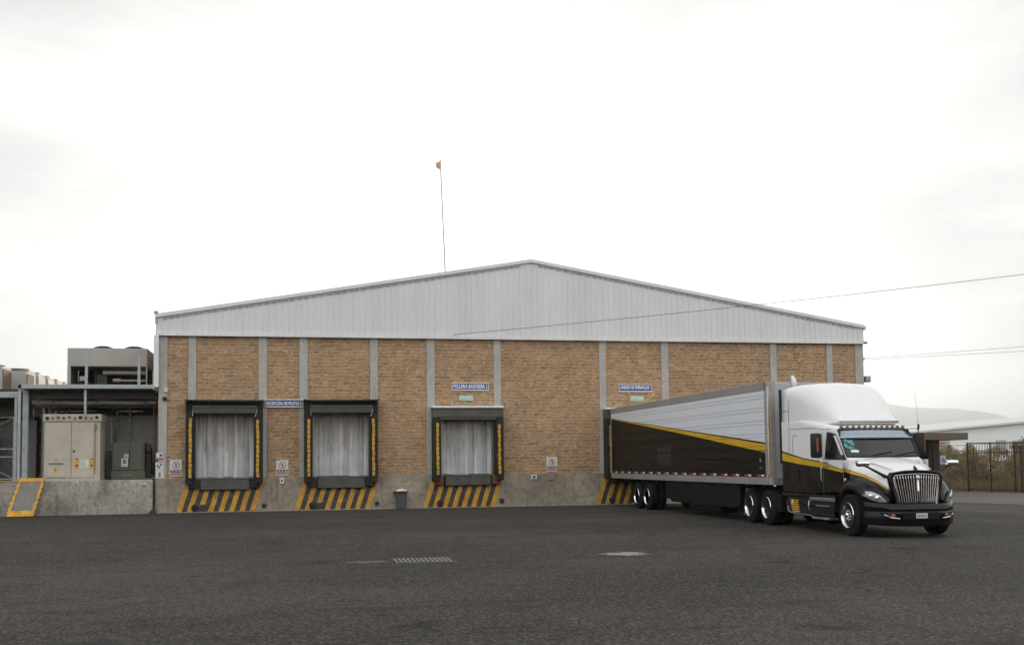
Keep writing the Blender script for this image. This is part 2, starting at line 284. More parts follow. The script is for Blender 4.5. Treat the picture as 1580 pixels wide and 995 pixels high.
A = dict(
    asphalt=m_asphalt(), stone=m_stone(),
    plinth=m_concrete('stained plinth concrete', (.31, .268, .212), (.13, .105, .078), .75, .36),
    pillar=m_concrete('cast pillar concrete', (.42, .405, .375), (.25, .235, .21), .45, .12),
    platform=m_concrete('weathered platform concrete', (.33, .31, .265), (.11, .10, .084), .75, .38, 1.3),
    apron=m_concrete('dusty yard concrete', (.098, .086, .072), (.06, .053, .045), .5, .2, .5),
    patch=m_concrete('pale cement patch', (.23, .225, .21), (.06, .057, .053), .6, .3, 2.0),
    greywall=m_concrete('grey rendered wall', (.36, .36, .345), (.25, .25, .235), .4, .12),
    clad=mat('pale coated sheet', (.66, .675, .67), .5, .0, .07, .35, .03, world=True, dirt=((.50, .49, .47), .16), stretch=(2.2, 2.2, .35)),
    trim=mat('white flashing', (.68, .69, .69), .45, 0, .08, 1.0, world=True),
    roof=mat('roof sheet', (.42, .43, .43), .5, .3, .15, .5, world=True),
    recess_shade=mat('recess shade colour', (.02, .02, .02), .9),
    shelter=mat('black green dock rubber', (.017, .020, .016), .7, 0, .3, 2.0, bmp=.3, spec=.25, world=True, dirt=((.07, .062, .052), .5)),
    shelter_grey=mat('grey green dock steel', (.070, .072, .060), .6, 0, .3, 2.0, world=True, dirt=((.13, .11, .085), .5)),
    leveler=mat('olive leveller steel', (.075, .084, .072), .5, .2, .35, 2.5, world=True, dirt=((.12, .075, .045), .6)),
    rust=mat('rusty steel', (.135, .052, .03), .8, 0, .4, 4, bmp=.3, world=True),
    bumper_r=mat('dock bumper rubber', (.028, .022, .019), .85, 0, .4, 4, bmp=.4, world=True),
    galv=mat('galvanised steel', (.38, .41, .42), .5, .35, .18, 3, dirt=((.20, .18, .16), .4)),
    ramp_plate=mat('worn ramp plate', (.20, .19, .17), .75, .1, .25, 4, dirt=((.07, .06, .05), .5)),
    grate_m=mat('worn grate steel', (.20, .195, .185), .7, .1, .3, 6),
    steel=mat('dull grey steel', (.17, .175, .17), .6, .2, .25, 2.5, dirt=((.10, .08, .06), .5)),
    fan_black=mat('black fan guard', (.02, .02, .019), .8, 0, .2, 4, spec=.1),
    steel_dk=mat('shaded closure foam', (.24, .24, .235), .9),
    dark_steel=mat('plain dark steel', (.035, .033, .03), .7, .1, .3, 2),
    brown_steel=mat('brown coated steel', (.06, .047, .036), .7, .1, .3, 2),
    pipe=mat('lagged pipe', (.30, .27, .23), .6, .1, .25, 3),
    beige=mat('beige cabinet enamel', (.47, .42, .35), .5, 0, .10, .9, .03, world=True, dirt=((.30, .26, .20), .35)),
    beige_d=mat('beige sheet', (.38, .37, .34), .55, 0, .10, .9, .03, world=True, dirt=((.25, .22, .18), .3)),
    cream=mat('cream condenser sheet', (.52, .44, .34), .55, 0, .12, 1.5, world=True),  # sunlight is put into this side colour; the cases stay beige
    coil=mat('brown condenser coil', (.17, .12, .075), .7, .2, .3, 6, world=True),
    olive=mat('olive transformer enamel', (.085, .095, .072), .45, 0, .12, 1.5, .04, world=True, dirt=((.06, .06, .045), .4)),
    white_p=mat('white sign enamel', (.62, .60, .585), .45, 0, .1, 4, dirt=((.42, .38, .33), .3)),
    letter_w=mat('white sign lettering', (.85, .85, .85), .5, 0, .03, 4, .02),
    blue_p=mat('blue sign enamel', (.02, .05, .21), .4, 0, .15, 3),
    mint_p=mat('mint sign enamel', (.40, .58, .50), .5, 0, .1, 5),
    red_p=mat('red sign ink', (.33, .05, .05), .5, 0, .2, 20),
    maroon=mat('maroon sign ink', (.13, .045, .045), .5, 0, .2, 20),
    ink=mat('black sign ink', (.03, .03, .03), .5, 0, .2, 20),
    yellow=m_hazard(),
    yellow_b=mat('bright yellow label', (.62, .36, .02), .5, 0, .15, 8),
    black_paint=mat('worn black paint', (.035, .033, .031), .65, 0, .3, 2, bmp=.2, world=True, dirt=((.13, .115, .095), .7)),
    guide=mat('yellow dock guide', (.56, .32, .03), .6, 0, .3, 4, world=True, dirt=((.13, .08, .03), .6)),
    pvc=m_pvc(),
    bin=mat('grey bin plastic', (.065, .07, .07), .5, 0, .15, 4),
    bag=mat('white bin bag', (.72, .70, .70), .4, 0, .1, 8),
    tyre=mat('tyre rubber', (.010, .0095, .009), .85, 0, .3, 6, bmp=.3, spec=.2),
    chrome=mat('polished alloy', (.70, .71, .73), .12, 1, .05, 5, .02),
    visor=mat('brushed visor steel', (.26, .30, .36), .2, .85, .04, .8, .01),
    grille_m=mat('grille bright metal', (.50, .47, .44), .22, .95, .1, 6, .03),
    alloy=mat('brushed alloy', (.52, .53, .54), .36, .9, .12, 3, .05),
    rail=mat('trailer rail alloy', (.33, .32, .32), .5, .35, .15, 1.2, .05, dirt=((.20, .18, .16), .4)),
    nose=mat('trailer nose sheet', (.42, .42, .44), .45, .1, .12, 1.0, .03),
    black_gloss=mat('black gloss paint', (.005, .005, .006), .22, 0, .2, 2, .05, spec=.27),
    black_plastic=mat('black plastic', (.012, .012, .012), .5, 0, .2, 4, spec=.3),
    chassis=mat('chassis black', (.007, .0065, .006), .7, 0, .4, 3, spec=.2),
    glass=mat('tinted glass', (.010, .013, .015), .04, 0, .1, 1, 0),
    quarter=mat('bright film and painted reflection', (.62, .64, .65), .2, 0, .05, 3),
    lens=mat('clear lamp lens', (.40, .43, .45), .08, .4, .25, 14, .1),
    amber=mat('amber lens', (.34, .115, .03), .3, 0, .2, 10),
    red_ref=mat('red reflector', (.42, .045, .02), .35, 0, .2, 10),
    white_ref=mat('white reflector', (.75, .73, .70), .3, 0, .1, 10),
    copper=mat('bright corner cap', (.72, .60, .48), .22, .85, .2, 2, .08, stretch=(1, 1, .2)),
    teal=mat('teal sticker', (.07, .27, .31), .5, 0, .3, 25),
    brown_r=mat('brown fascia', (.115, .085, .06), .7, 0, .12, 1, world=True),
    timber=mat('dark timber', (.03, .022, .017), .8, 0, .3, 3, world=True),
    brick=mat('red brown brickwork', (.15, .115, .075), .85, 0, .35, 9, bmp=.3, world=True),
    iron=mat('rusted iron', (.045, .034, .027), .75, .2, .3, 4),
    wire=mat('weathered wire', (.12, .11, .10), .6, .3, .2, 4),
    cable=mat('black cable', (.03, .03, .03), .6),
    far_white=mat('white shed sheet', (.66, .69, .70), .6, 0, .05, .1, .02, world=True),
    far_roof=mat('pale shed roof', (.55, .56, .55), .6, 0, .1, .2, world=True),
    house=mat('far plaster', (.45, .38, .33), .85, 0, .2, .3, world=True),
    tile=mat('far clay tile', (.30, .13, .09), .85, 0, .2, .3, world=True),
    orange=mat('orange cloth', (.75, .42, .20), .8, 0, .1, 3),
    poster=mat('blue poster ink', (.10, .30, .55), .5, 0, .2, 9),
    dirt=m_earth('dry field', (.17, .135, .08), (.13, .115, .055), .15),
    hill=m_earth('hill scrub', (.075, .085, .06), (.11, .10, .075), .01),
    leaf1=m_leaf('dull scrub leaf', (.10, .092, .042), (.30, .255, .125)),
    leaf2=m_leaf('dry olive leaf', (.14, .115, .055), (.40, .325, .17)),
    straw=m_leaf('dry grass blade', (.22, .175, .085), (.48, .38, .20)),
    twig=mat('twig bark', (.07, .052, .038), .9),
    pale=mat('pale litter', (.60, .56, .50), .7),
)
LIV_CAB, LIV_TR = m_livery('cab'), m_livery('trailer')

# ------------------------------------------------------------------ mesh helpers
class MB:
    def __init__(s): s.v = []; s.f = []; s.m = []; s.mats = []
    def mi(s, m):
        if m not in s.mats: s.mats.append(m)
        return s.mats.index(m)
    def add(s, vs, fs, m):
        k = len(s.v); i = s.mi(m); s.v += [tuple(p) for p in vs]
        for f in fs: s.f.append(tuple(k+j for j in f)); s.m.append(i)
    def box(s, x0, x1, y0, y1, z0, z1, m, mtx=None):
        vs = [Vector(p) for p in ((x0,y0,z0),(x1,y0,z0),(x1,y1,z0),(x0,y1,z0),(x0,y0,z1),(x1,y0,z1),(x1,y1,z1),(x0,y1,z1))]
        if mtx: vs = [mtx @ p for p in vs]
        s.add(vs, [(0,3,2,1),(4,5,6,7),(0,1,5,4),(1,2,6,5),(2,3,7,6),(3,0,4,7)], m)
    def bbox(s, x0, x1, y0, y1, z0, z1, m, b=.01, mtx=None):
        """box with chamfered edges"""
        bm = bmesh.new(); bmesh.ops.create_cube(bm, size=1)
        for p in bm.verts: p.co = ((x0+x1)/2+p.co.x*(x1-x0), (y0+y1)/2+p.co.y*(y1-y0), (z0+z1)/2+p.co.z*(z1-z0))
        bmesh.ops.bevel(bm, geom=bm.edges[:], offset=b, segments=2, affect='EDGES', profile=.5)
        bm.verts.index_update()
        vs = [(mtx @ p.co if mtx else p.co.copy()) for p in bm.verts]
        s.add(vs, [tuple(q.index for q in f.verts) for f in bm.faces], m); bm.free()
    def quad(s, a, b, c, d, m): s.add([a, b, c, d], [(0,1,2,3)], m)
    def prism(s, pts, axis, t0, t1, m):
        """polygon pts (2-D) extruded along axis 'x','y' or 'z'"""
        n = len(pts)
        def P(p, t): return {'x': (t, p[0], p[1]), 'y': (p[0], t, p[1]), 'z': (p[0], p[1], t)}[axis]
        vs = [P(p, t0) for p in pts]+[P(p, t1) for p in pts]
        s.add(vs, [tuple(range(n))[::-1], tuple(range(n, 2*n))]+[(i, (i+1)%n, n+(i+1)%n, n+i) for i in range(n)], m)
    def tube(s, pts, r, m, seg=8, caps=True):
        pts = [Vector(p) for p in pts]; n = len(pts); rings = []
        rr = r if isinstance(r, (list, tuple)) else [r]*n
        up = None
        for i, p in enumerate(pts):
            d = ((pts[min(i+1, n-1)]-pts[max(i-1, 0)])).normalized()
            if up is None: up = Vector((0,0,1)) if abs(d.z) < .9 else Vector((1,0,0))
            a = d.cross(up)
            if a.length < 1e-4: a = d.orthogonal()
            a.normalize(); b = a.cross(d); up = b
            rings.append([p+(a*math.cos(q)+b*math.sin(q))*rr[i] for q in (2*math.pi*j/seg for j in range(seg))])
        vs = [q for rg in rings for q in rg]; fs = []
        for i in range(n-1):
            for j in range(seg): fs.append((i*seg+j, i*seg+(j+1)%seg, (i+1)*seg+(j+1)%seg, (i+1)*seg+j))
        if caps: fs += [tuple(range(seg))[::-1], tuple(range((n-1)*seg, n*seg))]
        s.add(vs, fs, m)
    def lathe(s, prof, origin, axis, m, seg=32):
        """prof: (radius, offset along axis)"""
        ax = Vector(axis).normalized(); a = ax.orthogonal().normalized(); b = ax.cross(a); o = Vector(origin)
        vs = []; fs = []
        for r, h in prof:
            for j in range(seg):
                q = 2*math.pi*j/seg; vs.append(o+ax*h+(a*math.cos(q)+b*math.sin(q))*r)
        n = len(prof)
        for i in range(n-1):
            for j in range(seg): fs.append((i*seg+j, i*seg+(j+1)%seg, (i+1)*seg+(j+1)%seg, (i+1)*seg+j))
        fs += [tuple(range(seg))[::-1], tuple(range((n-1)*seg, n*seg))]
        s.add(vs, fs, m)
    def loft(s, rings, m, closed=True, caps=True):
        n = len(rings[0]); vs = [p for r in rings for p in r]; fs = []
        for i in range(len(rings)-1):
            for j in range(n if closed else n-1):
                fs.append((i*n+j, i*n+(j+1)%n, (i+1)*n+(j+1)%n, (i+1)*n+j))
        if caps: fs += [tuple(range(n))[::-1], tuple(range((len(rings)-1)*n, len(rings)*n))]
        s.add(vs, fs, m)
    def build(s, name, parent=None, smooth=False, subsurf=0, angle=None, local=False):
        """link as ONE mesh object. Coordinates are world unless local (then in the parent's frame)"""
        me = bpy.data.meshes.new(name)
        off = Vector((0,0,0))
        if parent is not None and not local: off = absloc(parent)
        me.from_pydata([tuple(Vector(p)-off) for p in s.v], [], s.f)
        for m in s.mats: me.materials.append(m)
        me.polygons.foreach_set('material_index', s.m)
        bm = bmesh.new(); bm.from_mesh(me); bmesh.ops.recalc_face_normals(bm, faces=bm.faces[:]); bm.to_mesh(me); bm.free()
        if smooth: me.polygons.foreach_set('use_smooth', [True]*len(me.polygons))
        if smooth and angle: me.set_sharp_from_angle(angle=R(angle))
        o = bpy.data.objects.new(name, me); COL.objects.link(o)
        if parent is not None: o.parent = parent
        if subsurf:
            md = o.modifiers.new('subsurf', 'SUBSURF'); md.levels = subsurf; md.render_levels = subsurf
        return o
def absloc(o):
    v = Vector((0,0,0))
    while o is not None: v += o.location; o = o.parent
    return v
def tag(o, label=None, cat=None, group=None, kind=None):
    if label: o['label'] = label
    if cat: o['category'] = cat
    if group: o['group'] = group
    if kind: o['kind'] = kind
    return o
def thing(name, loc, label, cat, group=None, rz=0):
    o = bpy.data.objects.new(name, None); COL.objects.link(o); o.location = loc; o.rotation_euler = (0, 0, rz)
    o.empty_display_size = .3
    return tag(o, label, cat, group)
def single(mb, name, label, cat, group=None, **k):
    """a thing that is one mesh: its origin moves to its base"""
    o = mb.build(name, **k)
    vs = [v.co for v in o.data.vertices]
    c = Vector((sum(v.x for v in vs)/len(vs), sum(v.y for v in vs)/len(vs), min(v.z for v in vs)))
    o.data.transform(Matrix.Translation(-c)); o.location = c
    return tag(o, label, cat, group)
def copy_tree(o, parent=None):
    c = o.copy(); COL.objects.link(c); c.parent = parent
    for ch in list(o.children): copy_tree(ch, c)
    return c
_font = None
def text_mesh(txt, x, z, y, width, height, m, name, parent, bold=.0):
    """raised flat lettering on a board that faces -Y, fitted into width x height, lower-left at x, z"""
    cu = bpy.data.curves.new('t', 'FONT'); cu.body = txt; cu.size = 1; cu.extrude = .004; cu.offset = bold
    ob = bpy.data.objects.new('t', cu); COL.objects.link(ob)
    dg = bpy.context.evaluated_depsgraph_get(); me = bpy.data.meshes.new_from_object(ob.evaluated_get(dg))
    bpy.data.objects.remove(ob); bpy.data.curves.remove(cu)
    xs = [v.co.x for v in me.vertices]; ys = [v.co.y for v in me.vertices]
    sx = width/(max(xs)-min(xs)); sy = height/(max(ys)-min(ys)); off = absloc(parent)
    x0, y0 = min(xs), min(ys)
    for v in me.vertices:
        p = v.co.copy(); v.co = Vector((x+(p.x-x0)*sx, y-p.z, z+(p.y-y0)*sy))-off
    me.materials.clear(); me.materials.append(m)
    o = bpy.data.objects.new(name, me); COL.objects.link(o); o.parent = parent
    return o
#==SETTING==
# ------------------------------------------------------------------ ground and far land
g = MB(); g.quad((-6000,-3000,-.02), (6000,-3000,-.02), (6000,9000,-.02), (-6000,9000,-.02), A['dirt'])
tag(g.build('ground'), kind='structure')
g = MB()
ex = lambda y: 25.33-.373*y          # edge between asphalt and the dusty concrete strip
g.add([(-70,-75,0), (ex(-75),-75,0), (ex(.3),.3,0), (-70,.3,0)], [(0,1,2,3)], A['asphalt'])
tag(g.build('asphalt_yard'), kind='structure')
g = MB(); fx = lambda y: 36.07-.283*(y-7.93)
g.add([(ex(-75),-75,.004), (fx(-75)-.3,-75,.004), (fx(22)-.3,22,.004), (25.6,22,.004), (25.6,.3,.004), (ex(.3),.3,.004)], [(0,1,2,3,4,5)], A['apron'])
tag(g.build('concrete_pavement'), kind='structure')
# far hills: a lumpy ridge with a near and a far slope
def hill(name, pts, y0, depth):
    g = MB(); n = 12; rows = []
    X0, X1 = pts[0][0], pts[-1][0]
    def crest(x):
        for (a, za), (b, zb) in zip(pts, pts[1:]):
            if a <= x <= b: return za+(zb-za)*(x-a)/(b-a)
        return 0
    cols = 150
    for i in range(cols+1):
        x = X0+(X1-X0)*i/cols; h = crest(x); row = []
        for j in range(n+1):
            t = j/n*2-1; q = max(0, 1-abs(t)**1.3)
            w = noise.noise((x*.006, t*2.2, 3))*h*.16*(1-q)*(1 if abs(t) < .98 else 0)+noise.noise((x*.03, t*5, 9))*1.8*(q > 0)
            row.append((x, y0+t*depth, -3+(h+3)*q+w*h/90))
        rows.append(row)
    g.loft(rows, A['hill'], closed=False, caps=False)
    return tag(g.build(name, smooth=True), kind='structure')
hill('hills', [(-2939,126),(-980,224),(980,231),(2286,296),(2808,299),(2971,280),(3102,260),(3249,255),(3396,254),(3510,234),(3625,211),(3778,185),(4016,146),(4898,94),(6531,28)], 5000, 900)

hill('hills', [(-700,25),(-350,52),(-100,44),(150,58),(400,40),(700,22)], -330, 120)  # unseen ridge added behind the camera to darken reflections in the black paint

# ------------------------------------------------------------------ warehouse
wh = thing('warehouse', (10, 20, 0), 'long low warehouse of brown split stone with concrete pillars and a pale corrugated gable', 'warehouse')
XL, XR, RX, RZ, EZ, BZ, PZ = -5.40, 25.48, 10.0, 10.46, 7.86, 7.10, 1.36
roofz = lambda x: EZ+(RZ-EZ)*((x-XL)/(RX-XL) if x < RX else (XR-x)/(XR-RX))
# openings: x0, x1, top
OPEN = [(-3.84,-1.52,3.98), (.76,3.06,3.98), (6.0,8.22,3.86), (13.5,15.72,3.86)]
b = MB(); xs = [XL+.1]
for o0, o1, ot in OPEN: xs += [o0, o1]
xs.append(XR-.05)
for i in range(0, len(xs), 2): b.box(xs[i], xs[i+1], 0, .3, PZ, BZ+.02, A['stone'])
for o0, o1, ot in OPEN: b.box(o0, o1, 0, .3, ot, BZ+.02, A['stone'])
b.box(XL+.1, XL+.4, .3, 40, PZ, EZ-.1, A['stone']); b.box(XR-.35, XR-.05, .3, 40, PZ, EZ-.1, A['stone'])
b.box(XL+.1, XR-.05, 40, 40.3, 0, EZ-.1, A['stone'])
b.build('stone_wall', wh)
b = MB(); b.box(XL+.02, XR+.01, -.05, .32, -.02, PZ, A['plinth']); b.box(XL+.02, XL+.42, .32, 40, -.02, PZ, A['plinth'])
b.box(XR-.39, XR+.01, .32, 40, -.02, PZ, A['plinth']); b.build('plinth', wh)
b = MB(); b.box(XL+.02, XR+.01, -.14, -.0505, -.02, .022, A['platform']); b.build('footing', wh)
b = MB(); b.box(XL+.45, XR-.4, .33, 39.9, 1.2, 1.33, A['plinth']); b.build('floor_slab', wh)
for x0, x1 in [(-5.27,-4.95),(-4.15,-3.836),(-1.395,-1.06),(.237,.577),(3.118,3.44),(5.472,5.814),(8.337,8.646),(12.983,13.29),(15.817,16.146),(20.943,21.255),(23.685,23.972),(25.10,25.50)]:
    z0 = PZ
    for o0, o1, ot in OPEN:
        if o0 < x1 and x0 < o1: z0 = ot+.2
    b = MB(); b.bbox(x0, x1, -.045, .02, z0, BZ, A['pillar'], .012); b.build('pillar', wh)
# ribbed gable sheet, real ribs
b = MB(); pitch = .262; prof = []
x = XL
while x < XR:
    for dx, dy in ((0, 0), (.205, 0), (.218, -.032), (.249, -.032)):
        if x+dx < XR: prof.append((x+dx, -.13+dy))
    x += pitch
prof.append((XR, -.13))
lo = [(p[0], p[1], BZ+.12) for p in prof]; hi = [(p[0], p[1], roofz(p[0])-.02) for p in prof]
n = len(lo); b.add(lo+hi, [(i, i+1, n+i+1, n+i) for i in range(n-1)], A['clad'])
b.build('gable_cladding', wh)
b = MB()
gp = [(XL+.03, BZ+.02), (XR-.03, BZ+.02), (XR-.03, EZ-.06), (RX, RZ-.06), (XL+.03, EZ-.06)]
b.prism(gp, 'y', -.07, .0, A['steel']); b.build('gable_backing', wh); b = MB(); b.prism(gp, 'y', 39.9, 40.2, A['steel']); b.build('rear_gable', wh)
b = MB(); b.box(XL, XR+.02, -.19, -.0, BZ-.03, BZ+.12, A['trim']); b.build('base_flashing', wh)
# roof sheets, edge capping and the row of dark gaps under it
for sgn in (0, 1):
    b = MB(); a, c = (XL-.02, RX) if sgn == 0 else (RX, XR+.03)
    za, zc = roofz(XL)-.02, RZ
    if sgn: za, zc = RZ, roofz(XR)-.02
    b.add([(a,-.175,za+.06), (c,-.175,zc+.06), (c,40.4,zc+.06), (a,40.4,za+.06), (a,-.175,za), (c,-.175,zc), (c,40.4,zc), (a,40.4,za)],
          [(0,1,2,3), (4,7,6,5), (0,4,5,1), (1,5,6,2), (2,6,7,3), (3,7,4,0)], A['roof'])
    b.build('roof', wh)
    b = MB(); d = Vector((c-a, 0, zc-za)).normalized()
    b.add([(a,-.215,za-.06), (c,-.215,zc-.06), (c,-.215,zc+.09), (a,-.215,za+.09), (a,-.178,za-.06), (c,-.178,zc-.06), (c,-.178,zc+.09), (a,-.178,za+.09)],
          [(0,1,2,3), (4,7,6,5), (0,4,5,1), (1,5,6,2), (2,6,7,3), (3,7,4,0)], A['clad'])
    b.build('verge_capping', wh)
    b = MB(); Ls = math.hypot(c-a, zc-za); t = .3; rings = []
    def cring(t, h):
        x, z = a+d.x*t, za+d.z*t-.135
        return [(x,-.176,z), (x,-.176,z-h), (x,-.166,z-h), (x,-.166,z)]
    while t < Ls-.5:
        w = rnd.uniform(.10, .22); g_ = rnd.uniform(.07, .20)
        rings += [cring(t, .036), cring(t+w, .036), cring(t+w+.004, .012), cring(t+w+g_-.004, .012)]; t += w+g_
    b.loft(rings, A['steel_dk'])
    b.build('closure_strip', wh)
b = MB(); b.bbox(XL-.06, XL+.13, -.22, .05, 5.0, BZ-.03, A['trim'], .01); b.build('downpipe', wh)
b = MB(); b.tube([(XL+.02,-.15,EZ-.3), (XL+.02,-.15,EZ+.14)], .05, A['galv'], 10); b.lathe([(.0,0),(.085,.02),(.10,.07),(.085,.12),(.0,.15)], (XL+.02,-.15,EZ+.06), (0,0,1), A['galv'], 12)
b.build('vent_pipe', wh, smooth=True, angle=40)
b = MB(); b.box(XR+.01, XR+.10, -.2, 40, EZ-.14, EZ+.02, A['galv']); b.box(XR+.0, XR+.13, -.26, .0, BZ-.02, BZ+.06, A['steel']); b.build('gutter', wh)

# ------------------------------------------------------------------ loading docks
def loading_dock(x, top, kind, label):
    """x: left edge of the shelter"""
    Wd = 2.98; t = thing('loading_dock', (x+Wd/2, -.05, 0), label, 'loading dock', 'loading docks along the warehouse front')
    o0, o1 = (.34, 2.66) if kind == 'canopy' else (.38, 2.60)
    for s in (0, 1):
        b = MB(); xa = x if s == 0 else x+Wd-.27
        b.bbox(xa, xa+.27, -.55, -.052, 1.12, top-.42, A['shelter'], .02)
        b.bbox(xa+(.20 if s == 0 else -.07), xa+(.34 if s == 0 else .07), -.50, -.06, PZ, top-.45, A['shelter'], .015)
        b.build('side_pad', t)
        b = MB(); gx = xa+(.13 if s == 0 else .02); z = PZ+.02
        while z < top-.80:
            h = rnd.uniform(.15, .2); j = rnd.uniform(-.012, .012)
            b.bbox(gx+j, gx+.115+j, -.62, -.545, z, z+h, A['guide'], .012); z += h+.022
        b.build('guide_strip', t)
        b = MB(); bx = x+.10 if s == 0 else x+Wd-.46
        b.bbox(bx, bx+.36, -.34, -.052, .96, PZ-.02, A['bumper_r'] if kind == 'canopy' else (A['rust'] if s == 0 or True else A['rust']), .03)
        b.build('bumper', t)
    b = MB(); hm = A['shelter'] if kind == 'canopy' else A['shelter_grey']
    b.bbox(x, x+Wd, -.56, -.052, top-.42, top-.03, hm, .02); b.build('header_pad', t)
    b = MB()
    if kind == 'canopy':
        b.bbox(x+.28, x+Wd-.24, -.60, -.10, top-.52, top-.24, A['shelter_grey'], .03)
        b.tube([(x+.27,-.60,top-.62), (x+.27,-.61,top-.24), (x+Wd-.22,-.61,top-.24), (x+Wd-.22,-.61,top-.42), (x+Wd-.30,-.61,top-.66)], .018, A['galv'], 6)
        b.build('roller_box', t)
        b = MB(); pr = []; n = 80
        for i in range(n+1):
            xx = x-.05+(Wd+.1)*i/n; pr.append((xx, .026*math.sin(2*math.pi*(xx-x)/.125)))
        lo = [(a, -.95, top-.02+c) for a, c in pr]; hi = [(a, -.052, top+.05+c) for a, c in pr]
        lo2 = [(a, -.95, top-.035+c) for a, c in pr]; hi2 = [(a, -.052, top+.035+c) for a, c in pr]
        m = n+1
        b.add(lo+hi+lo2+hi2, [(i, i+1, m+i+1, m+i) for i in range(n)]+[(2*m+i, 3*m+i, 3*m+i+1, 2*m+i+1) for i in range(n)]+[(i, 2*m+i, 2*m+i+1, i+1) for i in range(n)], A['shelter'])
        b.build('canopy', t)
    else:
        b.bbox(x-.04, x+Wd, -.64, -.052, top-.03, top+.06, A['trim'], .015); b.build('lintel_cap', t)
        b = MB(); b.box(x+.30, x+Wd-.30, -.52, -.12, top-.50, top-.42, A['shelter_grey']); b.build('roller_box', t)
    # hanging strips in the opening
    b = MB(); n = 11; wz = top-.46; rr = random.Random(int(x*100))
    for i in range(n):
        w = (o1-o0)/n*1.28; xa = x+o0+(o1-o0)*i/n-.02; yb = .10+(.035 if i % 2 else 0); ph = rr.uniform(0, 6); bow = rr.uniform(.03, .06)
        zb = PZ+.015+rr.uniform(0, .03); rows = []
        for k in range(9):
            z = zb+(wz-zb)*k/8; row = []
            for q in range(6):
                u = q/5; row.append((xa+u*w+.012*math.sin(ph+k*.7), yb-bow*math.sin(u*math.pi)+.012*math.sin(ph*2+k*.9+u*2), z))
            rows.append(row)
        b.loft(rows, A['pvc'], closed=False, caps=False)
    b.build('strip_curtain', t, smooth=True)
    b = MB(); b.box(x+o0+.02, x+o0+.07, -.10, -.053, PZ+.01, top-.5, A['galv'])
    b.build('door_track', t); b = MB(); b.box(x+o1-.05, x+o1-.01, -.10, -.053, PZ+.01, top-.5, A['steel']); b.build('door_track', t)
    b = MB(); lz = .90 if kind == 'canopy' else .93
    b.bbox(x+.56, x+2.46, -.26, -.052, lz, PZ-.03, A['leveler'], .015); b.box(x+.54, x+2.48, -.30, -.03, PZ-.028, PZ-.012, A['steel'])
    b.box(x+.50, x+.555, -.16, -.052, lz-.03, PZ-.03, A['dark_steel']); b.box(x+2.465, x+2.60, -.16, -.052, lz+.05, PZ-.03, A['dark_steel'])
    b.build('leveller_plate', t)
    # hazard paint on the plinth: black field, slanted yellow bands
    sl = .40; zt, zb = (1.30, .03); k = sl/(zt-zb)
    b = MB(); xa, xb = x+.02, x+Wd+.08
    P = lambda xx, z, y: (xx-(zt-z)*k, y, z)
    def slab(x0, x1, z0, z1, y, m):
        b.add([P(x0,z0,y), P(x1,z0,y), P(x1,z1,y), P(x0,z1,y), P(x0,z0,-.051), P(x1,z0,-.051), P(x1,z1,-.051), P(x0,z1,-.051)],
              [(0,1,2,3), (0,4,5,1), (1,5,6,2), (2,6,7,3), (3,7,4,0)], m)
    slab(xa, xb, zb, zt-.2, -.0535, A['black_paint'])
    stp = (xb-xa-.2)/7.0
    for i in range(8):
        x0 = xa+stp*i; z1 = zt if i in (0, 7) else zt-.2; z0 = zb+(.28 if i == 2 and kind == 'canopy' else 0)
        slab(x0, x0+.205, z0, z1, -.056, A['yellow'])
    b.build('hazard_stripes', t)
    b = MB(); b.lathe([(0,0),(.12,0),(.14,.03),(.14,.10),(.10,.13),(.05,.13),(.05,.08),(0,.08)], (x+.34,-.05,.20), (0,-1,0), A['bumper_r'], 14); b.build('rubber_stop', t, smooth=True, angle=40)
    return t
loading_dock(-4.19, 4.45, 'canopy', 'dock with corrugated canopy left of the RECEPCIÓN sign')
loading_dock(.42, 4.47, 'canopy', 'dock with corrugated canopy between the RECEPCIÓN sign and the grey bin')
loading_dock(5.66, 4.17, 'cap', 'open dock with white lintel cap and rusty bumpers under the POLLERIA sign')
loading_dock(13.12, 4.10, 'cap', 'dock mostly hidden behind the parked semi trailer')

# ------------------------------------------------------------------ signs on the front
def long_sign(x0, x1, z0, z1, txt, label, y=-.01):
    t = thing('wall_sign', ((x0+x1)/2, y, z0), label, 'sign', 'long blue wall signs')
    b = MB(); b.bbox(x0, x1, y-.05, y, z0, z1, A['white_p'], .012); b.build('frame', t)
    b = MB(); b.box(x0+.035, x1-.035, y-.056, y-.049, z0+.065, z1-.035, A['blue_p']); b.build('panel', t)
    text_mesh(txt, x0+.07, z0+.105, y-.057, x1-x0-.14, z1-z0-.175, A['letter_w'], 'lettering', t, .016)
long_sign(-1.16, .395, 4.185, 4.525, 'RECEPCIÓN DE FRUTAS 2', 'blue sign reading RECEPCIÓN DE FRUTAS between the two corrugated canopies', y=-.05)
long_sign(6.52, 8.12, 4.89, 5.23, 'POLLERIA BAGHEEBA 2', 'blue sign reading POLLERIA above the open dock with white cap')
long_sign(13.845, 15.375, 4.85, 5.20, 'ANDEN DE EMBARQUE 1', 'blue sign reading ANDEN DE EMBARQUE above the parked semi trailer')
def mint(x0, x1, z0, z1, label):
    t = thing('emergency_light_sign', ((x0+x1)/2, 0, z0), label, 'sign', 'small mint green signs')
    b = MB(); b.bbox(x0, x1, -.05, -.002, z0, z1, A['mint_p'], .01); b.build('board', t)
    b = MB(); b.box(x0+.06, x1-.06, -.053, -.049, z0+.10, z0+.125, A['white_p']); b.box(x0+.06, x1-.06, -.053, -.049, z0+.05, z0+.062, A['steel']); b.build('text_line', t)
mint(6.84, 7.445, 4.475, 4.70, 'small mint green sign under the POLLERIA sign')
mint(14.365, 14.98, 4.455, 4.68, 'small mint green sign under the ANDEN sign')
